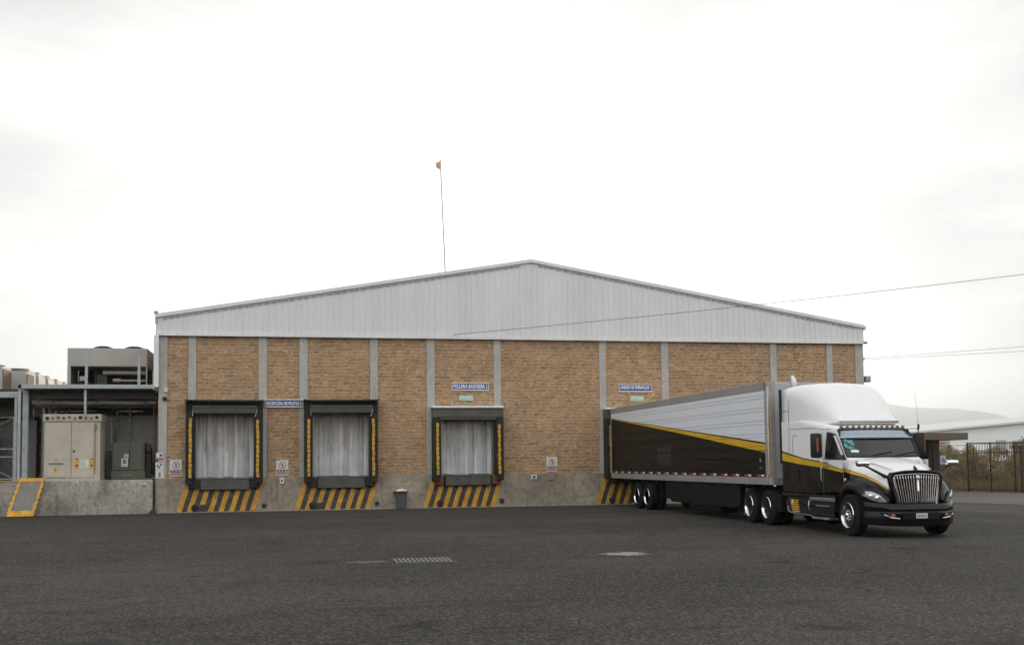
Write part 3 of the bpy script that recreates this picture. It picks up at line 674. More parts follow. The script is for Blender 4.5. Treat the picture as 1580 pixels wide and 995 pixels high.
def ban_sign(x0, x1, z0, z1, pic, label, grp='white prohibition signs'):
    t = thing('prohibition_sign', ((x0+x1)/2, 0, z0), label, 'sign', grp)
    b = MB(); b.bbox(x0, x1, -.03, -.002, z0, z1, A['white_p'], .006); b.build('board', t)
    w, h = x1-x0, z1-z0; cx, cz = (x0+x1)/2, z1-h*.34; r = w*.29
    b = MB(); n = 28
    for q in range(n):
        a, c = 2*math.pi*q/n, 2*math.pi*(q+1)/n
        b.quad(*[(cx+rr*math.cos(t_), -.032, cz+rr*math.sin(t_)) for rr, t_ in ((r, a), (r, c), (r*.84, c), (r*.84, a))], A['maroon'])
    if pic == 'bar':
        b.quad((cx-.02*w-r*.55, -.0315, cz+r*.62), (cx-.02*w-r*.38, -.0315, cz+r*.70), (cx+r*.55, -.0315, cz-r*.55), (cx+r*.40, -.0315, cz-r*.66), A['maroon'])
    b.build('ring', t)
    b = MB(); s = r
    pts = [(-.24,.62),(.05,.66),(.22,.45),(.22,-.62),(.02,-.66),(-.08,-.5),(-.1,.2),(-.22,.3)]
    if pic == 'bar': pts = [(p[0]*.9+.0, p[1]*.72) for p in pts]
    if pic == 'fat': pts = [(p[0]*1.25, p[1]*.9) for p in pts]
    b.add([(cx+p[0]*s, -.0335, cz+p[1]*s) for p in pts], [tuple(range(len(pts)))], A['ink']); b.build('pictogram', t)
    b = MB(); b.box(x0+.03, x1-.03, -.033, -.029, z0+h*.21, z0+h*.37, A['ink']); b.box(x0+.03, x1-.03, -.033, -.029, z0+h*.08, z0+h*.16, A['red_p'])
    for i in range(3):
        xa = x0+.07+w*.27*i; b.box(xa, xa+w*.2, -.0345, -.032, z0+h*.265, z0+h*.315, A['white_p'])
    b.build('text_band', t)
ban_sign(-4.835, -4.36, 1.455, 2.115, 'tall', 'white prohibition sign with dark ring between the corner pillar and the first dock')
ban_sign(-.69, -.20, 1.43, 2.05, 'bar', 'white prohibition sign with a barred ring under the RECEPCIÓN sign')
ban_sign(10.59, 11.07, 1.45, 2.07, 'fat', 'white prohibition sign with dark ring on the wide bay left of the trailer')
def notice(x0, x1, z0, z1, cols, label, y=-.047):
    t = thing('notice', ((x0+x1)/2, y, z0), label, 'notice', 'small notices on the corner pillar')
    b = MB(); b.bbox(x0, x1, y-.02, y, z0, z1, A['white_p'], .004); b.build('board', t)
    b = MB()
    for (u0, u1, w0, w1, m) in cols: b.box(x0+(x1-x0)*u0, x0+(x1-x0)*u1, y-.023, y-.019, z0+(z1-z0)*w0, z0+(z1-z0)*w1, A[m])
    b.build('print', t)
notice(-5.355,-5.08,2.115,2.40, [(.5,.85,.45,.8,'steel'),(.57,.78,.52,.73,'white_p'),(.05,.95,.06,.26,'red_p'),(.25,.7,.11,.2,'white_p')], 'small white notice with a red band, topmost on the corner pillar')
notice(-5.37,-5.055,1.71,2.04, [(.15,.4,.4,.62,'steel'),(.55,.8,.5,.8,'steel'),(.3,.6,.2,.4,'steel'),(.1,.9,.9,.97,'shelter_grey')], 'small white notice with grey marks, middle of three on the corner pillar')
notice(-5.37,-5.055,1.372,1.70, [(.35,.65,.2,.75,'copper'),(.25,.75,.12,.17,'copper')], 'small white notice with an orange emblem, lowest on the corner pillar')
for x0, x1, z0, z1, lab in [(-.55,-.365,1.10,1.345,'pale switch box under the barred prohibition sign'),(9.9,10.15,1.135,1.33,'white socket box with dark centre on the plinth'),(10.65,10.85,1.10,1.295,'dull socket box on the plinth, under the prohibition sign by the trailer')]:
    t = thing('socket_box', ((x0+x1)/2, -.05, z0), lab, 'socket', 'electric boxes on the plinth')
    b = MB(); b.bbox(x0, x1, -.11, -.051, z0, z1, A['pipe' if 'dull' in lab else 'white_p'], .012); b.build('case', t)
    b = MB(); cx, cz = (x0+x1)/2, (z0+z1)/2; w = x1-x0
    b.box(cx-w*.2, cx+w*.2, -.118, -.109, cz-w*.2, cz+w*.2, A['dark_steel' if 'dull' not in lab else 'steel']); b.build('socket_face', t)
for x, z, r, lab in [(-1.17,.215,.085,'dark round drain outlet in the plinth right of the first canopy dock'),(3.38,.235,.09,'dark round drain outlet in the plinth left of the grey bin'),(8.62,.25,.10,'dark drain outlet in the plinth right of the POLLERIA dock')]:
    b = MB(); b.lathe([(r*.6,.0),(r,.0),(r,.06),(r*.78,.06),(r*.78,.015),(0,.015)], (x,-.05,z), (0,-1,0), A['dark_steel'], 16)
    single(b, 'drain_outlet', lab, 'drain', 'drain outlets in the plinth', smooth=True, angle=35)
b = MB(); b.tube([(-1.02,-.06,1.36),(-1.02,-.06,3.6)], .024, A['pipe'], 8); b.box(-1.06,-.98,-.08,-.045,3.0,3.03,A['galv']); b.box(-1.06,-.98,-.08,-.045,1.8,1.83,A['galv'])
single(b, 'conduit_pipe', 'thin dull conduit running up beside the first canopy dock', 'pipe')
# security camera and lamp on the corner pillar
t = thing('security_camera', (-5.03,-.045,4.55), 'small dome security camera on the corner pillar', 'security camera')
b = MB(); b.lathe([(0,0),(.10,0),(.10,.05),(.06,.07)], (-5.03,-.046,4.55), (0,-1,0), A['galv'], 16); b.build('mount', t, smooth=True, angle=40)
b = MB(); b.lathe([(.085,0),(.095,.04),(.08,.09),(.045,.12),(0,.13)], (-5.03,-.11,4.55), (0,-1,0), A['glass'], 16); b.build('dome', t, smooth=True)
b = MB(); b.bbox(-5.06,-4.93,-.13,-.046,4.80,4.99,A['white_p'],.02)
single(b, 'junction_box', 'small pale junction box above the dome camera on the corner pillar', 'box')
# grey wheelie bin with a white bag laid over it
t = thing('rubbish_bin', (4.35,-.32,0), 'grey plastic bin against the plinth between two docks', 'bin')
b = MB(); b.loft([[(4.35+sx*w, -.32+sy*w*.85, z) for sx, sy in ((-1,-.8),(-.8,-1),(.8,-1),(1,-.8),(1,.8),(.8,1),(-.8,1),(-1,.8))] for w, z in ((.17,.0),(.185,.03),(.215,.62),(.22,.66),(.25,.67),(.25,.70))], A['bin']); b.build('tub', t)
b = MB(); b.bbox(4.05,4.64,-.58,-.06,.69,.735,A['bin'],.015); b.tube([(4.06,-.4,.72),(4.02,-.4,.66),(4.02,-.2,.66),(4.06,-.2,.72)], .015, A['bin'], 6); b.build('lid', t)
b = MB(); rows = []
for i in range(9):
    row = []
    for j in range(7):
        u, v = i/8*2-1, j/6*2-1; e = max(abs(u), abs(v))
        row.append((4.35+u*.235, -.32+v*.21, .738+.085*(1-e**2)+.012*noise.noise((u*3, v*3, 1))))
    rows.append(row)
b.loft(rows, A['bag'], closed=False, caps=False)
o = single(b, 'plastic_bag', 'white plastic bag lying crumpled on the bin lid', 'bag', smooth=True)
# floodlight on the far right corner
t = thing('floodlight', (25.5,.25,5.48), 'small floodlight on a bracket at the right corner of the warehouse', 'floodlight')
b = MB(); b.tube([(25.49,.25,5.48),(25.62,.2,5.48)], .02, A['galv'], 6); b.build('bracket', t)
b = MB(); b.bbox(25.60,25.88,.0,.22,5.34,5.62,A['steel'],.025); b.build('housing', t)
b = MB(); b.box(25.63,25.85,-.012,.002,5.39,5.58,A['white_p']);
for z in (5.43, 5.485, 5.54): b.box(25.63,25.85,-.022,-.012,z-.012,z+.012,A['steel'])
b.build('louvre', t)
# mast with a small flag behind the verge
t = thing('mast', (6.3,.9,9.2), 'thin pale mast rising behind the gable edge', 'mast')
b = MB(); b.tube([(6.44,.9,9.2),(6.39,.9,11.0),(6.31,.9,13.0),(6.24,.9,15.0)], [.032,.030,.028,.025], A['galv'], 8); b.build('pole', t)
b = MB(); rows = []
for i in range(8):
    u = i/7; rows.append([(6.225-.19*u, .9+.05*math.sin(u*5), 14.58+.37*v*(1-.45*u)+.06*u) for v in (0, .25, .5, .75, 1)])
b.loft(rows, A['orange'], closed=False, caps=False); single(b, 'flag', 'small faded orange flag at the top of the thin mast', 'flag', smooth=True)
#==LEFT==
# ------------------------------------------------------------------ service platform left of the warehouse
b = MB(); b.bbox(-24, -5.45, -.30, 16, -.02, 1.33, A['platform'], .02)
single(b, 'concrete_platform', 'stained raised concrete platform left of the warehouse', 'platform')
b = MB(); b.box(-24,-10.32,-.33,-.02,1.325,1.36,A['yellow']); single(b, 'edge_strip', 'yellow painted edge strip on the platform at the far left', 'edging')
# yellow-bordered ramp plate leaning on the platform
t = thing('loading_ramp', (-10.2,-.6,0), 'steel loading ramp plate with yellow border leaning on the platform', 'ramp')
TL, TR, BL, BR = Vector((-10.33,-.28,1.41)), Vector((-9.45,-.28,1.41)), Vector((-10.62,-.95,.04)), Vector((-9.70,-.95,.04))
nrm = (TR-TL).cross(BL-TL).normalized(); nrm = -nrm if nrm.y > 0 else nrm
def rp(u, v, h=0): return (TL.lerp(TR, u)).lerp(BL.lerp(BR, u), v)+nrm*h
def rslab(b, u0, u1, v0, v1, h0, h1, m):
    vs = [rp(u,v,h) for h in (h0,h1) for u,v in ((u0,v0),(u1,v0),(u1,v1),(u0,v1))]
    b.add(vs, [(0,3,2,1),(4,5,6,7),(0,1,5,4),(1,2,6,5),(2,3,7,6),(3,0,4,7)], m)
b = MB(); rslab(b, .08,.92,.09,.88,0,.03,A['ramp_plate']); rslab(b,.10,.50,.78,.86,.03,.036,A['steel']); b.build('plate', t)
b = MB(); rslab(b,-.0,.08,.0,.9,-.02,.05,A['yellow']); rslab(b,.92,1.0,.0,.9,-.02,.05,A['yellow']); rslab(b,0,1,-.02,.09,-.02,.052,A['yellow']); rslab(b,-.03,1.02,.88,1.03,-.02,.06,A['yellow'])
for i in range(5):
    v = .16+.15*i; rslab(b,-.045,.0,v,v+.09,-.02,.04,A['yellow']); rslab(b,1.0,1.04,v,v+.09,-.02,.04,A['yellow'])
b.build('border', t)
# beige electrical cabinet
t = thing('electrical_cabinet', (-8.55,.85,1.33), 'tall beige two-door electrical cabinet standing on the platform', 'cabinet')
x0, x1, y0, y1 = -9.60, -7.51, .2, 1.6
b = MB(); b.bbox(x0,x1,y0+.03,y1,1.335,3.68,A['beige'],.015); b.box(x0-.03,x1+.03,y0-.02,y1,1.331,1.40,A['beige_d']); b.build('case', t)
b = MB(); b.bbox(x0-.04,x1+.04,y0-.03,y1+.02,3.66,3.95,A['beige'],.02)
b.build('top_box', t)
for i in range(10):
    xx = x0+.12+i*.205; r = rnd.choice((.05,.06,.07)); b = MB()
    b.lathe([(r,0),(r,.03),(r*.7,.03),(r*.6,.008),(0,.008)], (xx,y0-.03,3.80+rnd.uniform(-.025,.025)), (0,-1,0), A['steel' if i%3 else 'dark_steel'], 14); b.build('knockout', t, smooth=True, angle=35)
for i,(a,c) in enumerate(((x0+.05,-8.60),(-8.56,x1-.24))):
    b = MB(); b.bbox(a,c,y0-.005,y0+.028,1.45,3.60,A['beige'],.008); d = b.build('door', t)
    b = MB(); b.box(a+.07,c-.07,y0-.010,y0-.004,1.52,1.53,A['beige_d']); b.build('door_fold', d)
    if i == 0:
        b = MB(); b.bbox(a+.10,c-.17,y0-.03,y0-.004,1.47,2.02,A['beige'],.01); b.box(a+.14,c-.26,y0-.05,y0-.03,1.98,2.03,A['steel']); b.build('flap', d)
        b = MB(); b.box(a+.33,c-.50,y0-.036,y0-.031,1.66,1.86,A['yellow_b']); b.box(a+.38,c-.54,y0-.04,y0-.035,1.72,1.80,A['ink']); b.build('warning_label', d)
        b = MB(); b.lathe([(.06,0),(.06,.006),(0,.006)], (a+.40,y0-.005,2.16), (0,-1,0), A['yellow_b'], 16); b.build('warning_label', d)
    else:
        b = MB(); b.lathe([(.05,0),(.05,.03),(.03,.05),(0,.05)], (a+.08,y0-.005,2.50), (0,-1,0), A['steel'], 14); b.build('handle', d)
        for xa in (a+.12, a+.68):
            b = MB(); b.box(xa,xa+.14,y0-.012,y0-.004,1.80,2.18,A['yellow_b']); b.box(xa+.035,xa+.105,y0-.016,y0-.011,1.88,1.96,A['ink']); b.box(xa+.03,xa+.11,y0-.016,y0-.011,2.15,2.20,A['maroon']); b.build('warning_label', d)
        b = MB(); b.box(a+.29,a+.63,y0-.012,y0-.004,1.82,2.15,A['white_p'])
        for k in range(5): b.box(a+.35,a+.35+rnd.uniform(.1,.22),y0-.015,y0-.011,1.88+k*.05,1.89+k*.05,A['steel'])
        b.build('paper_notice', d)
b = MB()
for z in (3.30,3.42,3.50): b.lathe([(.03,0),(.04,.05),(.0,.06)], (x1-.15+rnd.uniform(-.04,.04),y0+.025,z), (0,-1,0), A['steel'], 10)
b.tube([(x1-.16,y0-.0,3.6),(x1-.18,y0-.02,3.3),(x1-.18,y0-.0,1.6)], .012, A['steel'], 6); b.build('lock_rod', t)
# green transformer
t = thing('transformer', (-6.55,1.5,1.33), 'squat olive green pad transformer between the beige cabinet and the warehouse', 'transformer')
b = MB(); b.bbox(-7.20,-5.93,1.1,1.9,1.335,2.84,A['olive'],.02); b.box(-7.22,-5.91,1.06,1.12,1.331,1.68,A['olive']); b.build('case', t)
for a,c in ((-7.14,-6.53),(-6.49,-6.0)):
    b = MB(); b.bbox(a,c,1.06,1.098,1.72,2.76,A['olive'],.01); d = b.build('door', t)
    if a < -7:
        b = MB(); b.box(-6.83,-6.58,1.05,1.058,1.86,2.20,A['white_p']); b.box(-6.78,-6.64,1.046,1.051,1.98,2.16,A['steel']); b.box(-6.80,-6.62,1.046,1.051,1.90,1.92,A['steel']); b.build('notice', d)
        b = MB(); b.box(-6.72,-6.55,1.05,1.058,2.24,2.36,A['white_p']); b.box(-6.66,-6.61,1.046,1.051,2.27,2.33,A['ink']); b.build('notice', d)
b = MB()
for i in range(7): b.box(-6.78+.055*i,-6.745+.055*i,1.045,1.061,1.50,1.55,A['rust' if i%2 else 'yellow_b'])
b.build('stencil', t)
b = MB()
for k in range(5): b.bbox(-7.44,-7.20,1.25+.13*k,1.29+.13*k,1.4,2.5,A['dark_steel'],.01)
b.build('cooling_fins', t); b = MB()
for k in range(5): b.bbox(-5.92,-5.72,1.3+.11*k,1.34+.11*k,1.4,2.62,A['dark_steel'],.01)
b.build('cooling_fins', t)
b = MB(); b.bbox(-5.90,-5.70,1.15,1.35,2.45,2.76,A['dark_steel'],.03); b.build('terminal_box', t)
b = MB(); b.tube([(-5.90,.95,1.45),(-5.6,.85,1.50),(-5.50,.7,1.42)], .045, A['dark_steel'], 8); b.tube([(-5.90,1.05,1.36),(-5.6,.9,1.36),(-5.5,.6,1.40)], .045, A['steel'], 8)
single(b, 'cable_bundle', 'dark cables lying beside the green transformer', 'cable')
# grey rendered wall behind
b = MB(); b.box(-8.4,-5.46,3.0,3.2,1.33,4.02,A['greywall']); single(b, 'rendered_wall', 'smooth grey wall behind the green transformer', 'wall')
b = MB(); b.box(-24,-5.46,14.8,15.0,1.33,4.5,A['dark_steel']); single(b, 'added_dark_wall', 'dark wall added for the darkness under the steel deck', 'wall')  # dark wall added at the back to darken the space under the deck
# steel deck on posts
t = thing('steel_deck', (-8,6,1.33), 'steel service deck on posts above the cabinets', 'deck')
b = MB(); b.bbox(-10.48,-5.46,-.26,-.12,4.93,5.09,A['galv'],.01); b.box(-10.48,-10.36,-.26,14,4.93,5.09,A['galv']); b.build('edge_beam', t)
for y in (.5,2.2,4.2,6.4,8.8,11.4):
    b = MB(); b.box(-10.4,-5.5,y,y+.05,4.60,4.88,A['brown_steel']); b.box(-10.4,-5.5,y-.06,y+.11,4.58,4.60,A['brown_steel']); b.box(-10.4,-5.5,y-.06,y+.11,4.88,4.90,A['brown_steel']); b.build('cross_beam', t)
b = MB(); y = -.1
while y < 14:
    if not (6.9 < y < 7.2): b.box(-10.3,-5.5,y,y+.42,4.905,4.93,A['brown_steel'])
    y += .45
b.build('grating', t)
for x,y,w in ((-10.43,-.2,.10),(-10.32,.3,.20),(-8.03,-.12,.09),(-10.32,6,.2),(-8.0,8,.2),(-10.32,12,.2),(-6.2,8,.2)):
    b = MB(); b.box(x-w/2,x+w/2,y,y+.02,(1.34 if w != .09 else 3.95),4.93,A['galv']); b.box(x-w/2,x+w/2,y+w-.02,y+w,(1.34 if w != .09 else 3.95),4.93,A['galv']); b.box(x-.012,x+.012,y+.02,y+w-.02,(1.34 if w != .09 else 3.95),4.93,A['galv']); b.build('post', t)
for x in (-7.98,-6.01):
    b = MB(); b.bbox(x-.05,x+.05,-.24,-.14,5.09,6.18,A['galv'],.01); b.build('rail_post', t)
# pipes slung under the deck
pr = random.Random(3)
for i,(y,z,r,m) in enumerate(((.9,4.45,.09,'pipe'),(1.5,4.33,.06,'steel'),(2.9,4.50,.11,'pipe'),(3.6,4.30,.07,'brown_steel'),(4.9,4.42,.10,'pipe'),(5.6,4.18,.12,'brown_steel'),(7.6,4.38,.09,'pipe'),(9.2,4.25,.14,'steel'))):
    b = MB(); x = -10.2; pts = []
    while x < -5.5: pts.append((x, y+pr.uniform(-.02,.02), z+pr.uniform(-.02,.02))); x += .9
    pts.append((-5.48, y, z))
    b.tube(pts, r, A[m], 10)
    for k in range(3): xx = -9.8+k*1.8+pr.uniform(0,.5); b.tube([(xx-.05,y,z),(xx+.05,y,z)], r*1.35, A['steel'], 10)
    single(b, 'service_pipe', ['slim lagged pipe slung under the steel deck','grey pipe slung under the steel deck','thick lagged pipe slung under the steel deck','brown pipe slung under the steel deck'][i%4], 'pipe', 'pipes slung under the steel deck', smooth=True, angle=40)
for i,(pts,r) in enumerate((([(-7.7,2.6,4.05),(-7.2,2.7,4.25),(-6.6,2.8,4.32),(-6.0,2.8,4.18),(-5.5,2.8,4.2)],.06),([(-10.1,3,4.75),(-9.4,3.2,4.6),(-8.4,3.2,4.35),(-7.6,3.2,4.15)],.09))):
    b = MB(); b.tube(pts, r, A['dark_steel'], 8)
    single(b, 'bent_pipe', ['dark bent pipe resting above the grey wall','dark sagging pipe descending under the left half of the deck'][i], 'pipe', smooth=True)
# more clutter under and behind the deck
t = thing('cable_tray', (-8,1.2,4.55), 'pale cable tray with drooping wires hung below the deck edge', 'cable tray')
b = MB(); b.box(-10.2,-5.5,1.15,1.18,4.62,4.72,A['galv']); b.box(-10.2,-5.5,1.42,1.45,4.62,4.72,A['galv'])
for k in range(16): b.box(-10.1+.3*k,-10.06+.3*k,1.15,1.45,4.62,4.635,A['galv'])
b.build('tray', t)
for k in range(4):
    b = MB(); x = -9.6+1.0*k; b.tube([(x+.25*q, 1.25+.04*k, 4.60-.10*math.sin(math.pi*q/4)*(1+.4*k%2)) for q in range(5)], .014, A['cable'], 5); b.build('wire', t)
for i,(x,y,z0,z1,r) in enumerate(((-7.25,2.7,2.9,4.6,.05),(-6.75,2.75,2.9,4.4,.04),(-5.75,2.6,1.4,4.6,.05),(-7.40,2.2,1.4,3.9,.04),(-9.75,1.9,1.4,4.6,.05),(-9.9,1.6,1.4,4.5,.03))):
    b = MB(); b.tube([(x,y,z0),(x,y,z1)], r, A['galv' if i%2 else 'pipe'], 8)
    for zz in (z0+.3,(z0+z1)/2,z1-.2): b.tube([(x,y,zz),(x,y,zz+.05)], r*1.5, A['steel'], 8)
    single(b, 'riser_pipe', ['riser pipe against the grey wall above the green transformer','riser pipe against the grey wall above the green transformer','pale riser pipe beside the warehouse corner','riser pipe in the shadow right of the beige cabinet','riser pipe in the gap left of the beige cabinet','riser pipe in the gap left of the beige cabinet'][i], 'pipe', ['risers above the transformer','risers above the transformer',None,None,'risers left of the cabinet','risers left of the cabinet'][i])
for i,(x,y) in enumerate(((-9.0,7.0),(-7.2,6.4))):
    t = thing('receiver_tank', (x,y,3.2), ['rusty receiver tank hung in the shade behind the cabinet','grey receiver tank hung in the shade above the transformer'][i], 'tank')
    b = MB(); b.lathe([(0,0),(.2,.03),(.32,.15),(.32,1.5),(.2,1.62),(0,1.65)], (x-.8,y,4.0), (1,0,0), A['rust' if i == 0 else 'steel'], 16); b.build('shell', t, smooth=True, angle=40)
    for xx in (x-.4,x+.3): b = MB(); b.box(xx,xx+.06,y-.05,y+.05,4.3,4.93,A['steel']); b.build('hanger', t)
# ladder-like rack in the gap left of the cabinet
t = thing('pipe_rack', (-9.95,2.4,1.33), 'dark pipe rack in the gap left of the beige cabinet', 'rack')
for x in (-10.15,-9.80,-9.55): b = MB(); b.box(x,x+.07,2.3,2.37,1.331,4.6,A['steel']); b.build('upright', t)
for z in (1.5,2.35,2.65,3.35,3.9): b = MB(); b.box(-10.2,-9.4,2.25,2.30,z,z+.05,A['steel']); b.build('crossbar', t)
b = MB(); b.bbox(-10.1,-9.75,2.5,2.9,1.4,2.5,A['dark_steel'],.02); b.bbox(-10.15,-9.5,2.5,2.9,3.0,3.4,A['brown_steel'],.02); b.build('valve_box', t)
b = MB(); b.tube([(-9.62,2.2,2.55),(-9.62,2.1,2.55)], .07, A['guide'], 10); b.build('hand_wheel', t)
# caged enclosure at the left edge
t = thing('wire_cage', (-13,2.2,1.33), 'wire mesh cage panel with braced frame at the far left of the platform', 'cage')
b = MB(); fr = .03
for x in (-14.4,-12.75,-11.13): b.tube([(x,2,1.34),(x,2,3.92)], fr, A['galv'], 8)
for z in (1.40,2.30,2.62,3.90): b.tube([(-14.4,2,z),(-11.13,2,z)], fr*.8, A['galv'], 8)
b.build('frame', t)
b = MB(); b.tube([(-12.75,2.0,3.0),(-11.15,2,3.88)], .018, A['galv'], 6); b.tube([(-12.75,2,2.3),(-11.15,2,1.42)], .018, A['galv'], 6); b.build('brace', t)
def mesh_wires(b, P, w, h, sp, r, m):
    """diamond wire mesh on a w x h panel, P(u, v) -> point"""
    t_ = -h
    while t_ < w:
        for sg in (1, -1):
            u0, v0, u1, v1 = t_, 0, t_+h, h
            if sg < 0: u0, u1 = u1, u0
            a, c = [u0, v0], [u1, v1]
            if a[0] > c[0]: a, c = c, a
            if c[0] <= 0 or a[0] >= w: continue
            if a[0] < 0: k = (0-a[0])/(c[0]-a[0]); a = [0, a[1]+(c[1]-a[1])*k]
            if c[0] > w: k = (w-a[0])/(c[0]-a[0]); c = [w, a[1]+(c[1]-a[1])*k]
            b.tube([P(*a), P(*c)], r, m, 3, caps=False)
        t_ += sp
b = MB(); mesh_wires(b, lambda u, v: (-14.4+u, 2.03, 1.40+v), 3.27, 2.5, .10, .004, A['wire']); b.build('wire_mesh', t)
b = MB(); b.box(-24,-11.0,5.2,5.4,1.33,3.9,A['greywall']); single(b, 'cage_wall', 'grey wall standing behind the wire cage', 'wall')
b = MB(); b.bbox(-14,-12.3,3.4,4.6,1.335,3.3,A['greywall'],.02); b.bbox(-13.9,-12.4,3.34,3.42,1.5,3.2,A['steel'],.01)
single(b, 'machine_housing', 'grey machine housing inside the wire cage', 'housing')
t = thing('pipe_bridge', (-14,1,1.33), 'grey steel beam on a post crossing at the far left edge', 'beam')
b = MB(); b.bbox(-24,-10.74,.9,1.05,4.64,4.88,A['galv'],.01); b.build('beam', t)
b = MB(); b.box(-10.86,-10.76,.9,1.0,1.331,4.62,A['galv']); b.box(-19,-18.9,.9,1.0,1.331,4.64,A['galv']); b.build('post', t)
b = MB(); b.box(-24,-10.74,1.06,8,4.92,4.99,A['dark_steel'])
for k in range(8): b.box(-24,-10.75,1.3+k*.9,1.38+k*.9,4.70,4.92,A['brown_steel'])
b.build('deck_plate', t)
# rooftop condenser on the deck
t = thing('condenser', (-7.6,2.8,4.93), 'large beige twin-fan condenser on the steel deck beside the warehouse', 'condenser')
x0, x1, y0, y1 = -9.12, -5.98, 2.0, 4.2
b = MB(); b.bbox(x0,x1,y0,y1,6.0,6.76,A['beige_d'],.02); b.build('fan_box', t)
b = MB(); b.box(x0,x0+.13,y0,y0+.1,4.935,6.0,A['beige_d']); b.box(x0,x0+.04,y0+.1,y1,4.935,6.0,A['beige_d']); b.box(x1-.05,x1,y0,y0+.08,4.935,6.0,A['beige_d']); b.box(x1-.05,x1,y1-.08,y1,4.935,6.0,A['beige_d']); b.box(x0,x1,y0,y1,4.932,4.99,A['beige_d']); b.build('leg_frame', t)
b = MB(); b.box(x0+.05,x1-.06,y1-.06,y1-.02,4.99,6.0,A['dark_steel']); b.box(x0+1.0,x0+1.05,y0+.5,y1-.06,4.99,6.0,A['dark_steel']); b.box(x0+1.1,x0+1.5,y0+.35,y0+.7,4.99,5.7,A['dark_steel']); b.build('back_panel', t)
b = MB(); b.tube([(x0+1.35,y0+.3,5.76),(x1-.1,y0+.3,5.76)], .085, A['pipe'], 10); b.build('header_pipe', t, smooth=True, angle=40)
b = MB(); b.tube([(x0+1.75,y0+.25,5.44),(x0+2.05,y0+.25,5.44)], .085, A['pipe'], 10); b.tube([(x0+2.05,y0+.25,5.43),(x1-.1,y0+.25,5.43)], .05, A['pipe'], 10); b.build('header_pipe', t, smooth=True, angle=40)
b = MB(); b.bbox(x0+2.4,x1-.2,y0+.12,y0+.3,4.99,5.12,A['pipe'],.02); b.build('tray', t)
b = MB(); b.lathe([(0,0),(.24,0),(.28,.2),(.24,.42),(0,.46)], (x0+.55,y0+.7,5.0), (0,0,1), A['dark_steel'], 18); b.build('compressor', t, smooth=True, angle=50)
b = MB(); b.bbox(x0+.42,x0+.72,y0+.30,y0+.42,5.42,5.62,A['galv'],.02); b.build('terminal_box', t)
for x in (x0+1.27,x0+2.52):
    b = MB(); b.lathe([(.40,0),(.41,.06),(.36,.10),(.2,.15),(0,.16)], (x,y0+.75,6.757), (0,0,1), A['fan_black'], 24)
    for k in range(10):
        a = math.pi*k/10; b.tube([(x+.36*math.cos(a),y0+.75+.36*math.sin(a),6.82),(x,y0+.75,6.88),(x-.36*math.cos(a),y0+.75-.36*math.sin(a),6.82)], .008, A['fan_black'], 4)
    for rr_ in (.12,.22,.31): b.tube([(x+rr_*math.cos(q*.4),y0+.75+rr_*math.sin(q*.4),6.86-.1*rr_) for q in range(17)], .008, A['fan_black'], 4)
    b.build('fan_guard', t)
b = MB(); b.bbox(-5.9,-5.5,3.6,5.0,4.94,6.6,A['beige_d'],.02); single(b, 'duct', 'narrow beige duct squeezed between the big condenser and the warehouse', 'duct')
# long row of condensers going back along the roof on the left
def small_condenser(x0, y0, w, d, z0, h, mside, label, grp):
    t = thing('condenser', (x0+w/2, y0+d/2, z0), label, 'condenser', grp)
    b = MB(); b.bbox(x0,x0+w,y0,y0+d,z0+.06,z0+h,A['beige_d'],.02); b.build('case', t)
    b = MB(); b.box(x0+w-.005,x0+w+.03,y0+.12,y0+d-.12,z0+.18,z0+h-.12,A[mside]); b.build('side_panel', t)
    b = MB(); r = min(w,d)*.42; b.lathe([(r,0),(r,.09),(r*.9,.09),(r*.9,.02),(r*.3,.02),(0,.06)], (x0+w/2,y0+d/2,z0+h-.002), (0,0,1), A['dark_steel'], 20); b.build('fan', t)
    b = MB()
    for xx in (x0+.05,x0+w-.1):
        for yy in (y0+.05,y0+d-.1): b.box(xx,xx+.06,yy,yy+.06,z0,z0+.07,A['steel'])
    b.build('feet', t); return t
for i in range(8):
    small_condenser(-13.75, 10+i*2.15, 1.27, 1.75, 5.0, 1.53, 'cream', ['first condenser of the cream-sided receding row on the roof','cream-sided condenser in the receding roof row'][min(i,1)], 'cream-sided condensers in the receding roof row')
for i,(x,y) in enumerate(((-13.75,6.0),(-13.25,8.15))):
    small_condenser(x, y, 1.15, 1.6, 5.0, 1.30 if i else 1.35, 'coil', ['brown-sided condenser cut by the left edge of the photo','brown-sided condenser just left of the cream-sided row'][i], 'brown-sided condensers')
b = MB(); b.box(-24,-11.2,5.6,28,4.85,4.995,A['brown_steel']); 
for yy in (6,12,18,24): b.box(-11.5,-11.3,yy,yy+.2,0,4.85,A['steel'])
single(b, 'roof_slab', 'flat roof carrying the receding row of condensers', 'roof')
b = MB(); b.bbox(-5.98,-5.80,-.32,-.302,1.12,1.24,A['teal'],.004) if False else b.box(-5.83,-5.68,-.31,-.302,1.05,1.13,A['teal'])
b.box(-5.76,-5.70,-.31,-.302,1.15,1.20,A['white_p']); single(b, 'sticker', 'small teal sticker on the platform face near the corner', 'sticker')
b = MB(); b.prism([(-5.62,.0),(-5.28,.0),(-5.30,.1),(-5.38,.22),(-5.46,.16)], 'y', -.42, -.31, A['dark_steel']); single(b, 'broken_block', 'dark broken block lying at the foot of the corner', 'block')
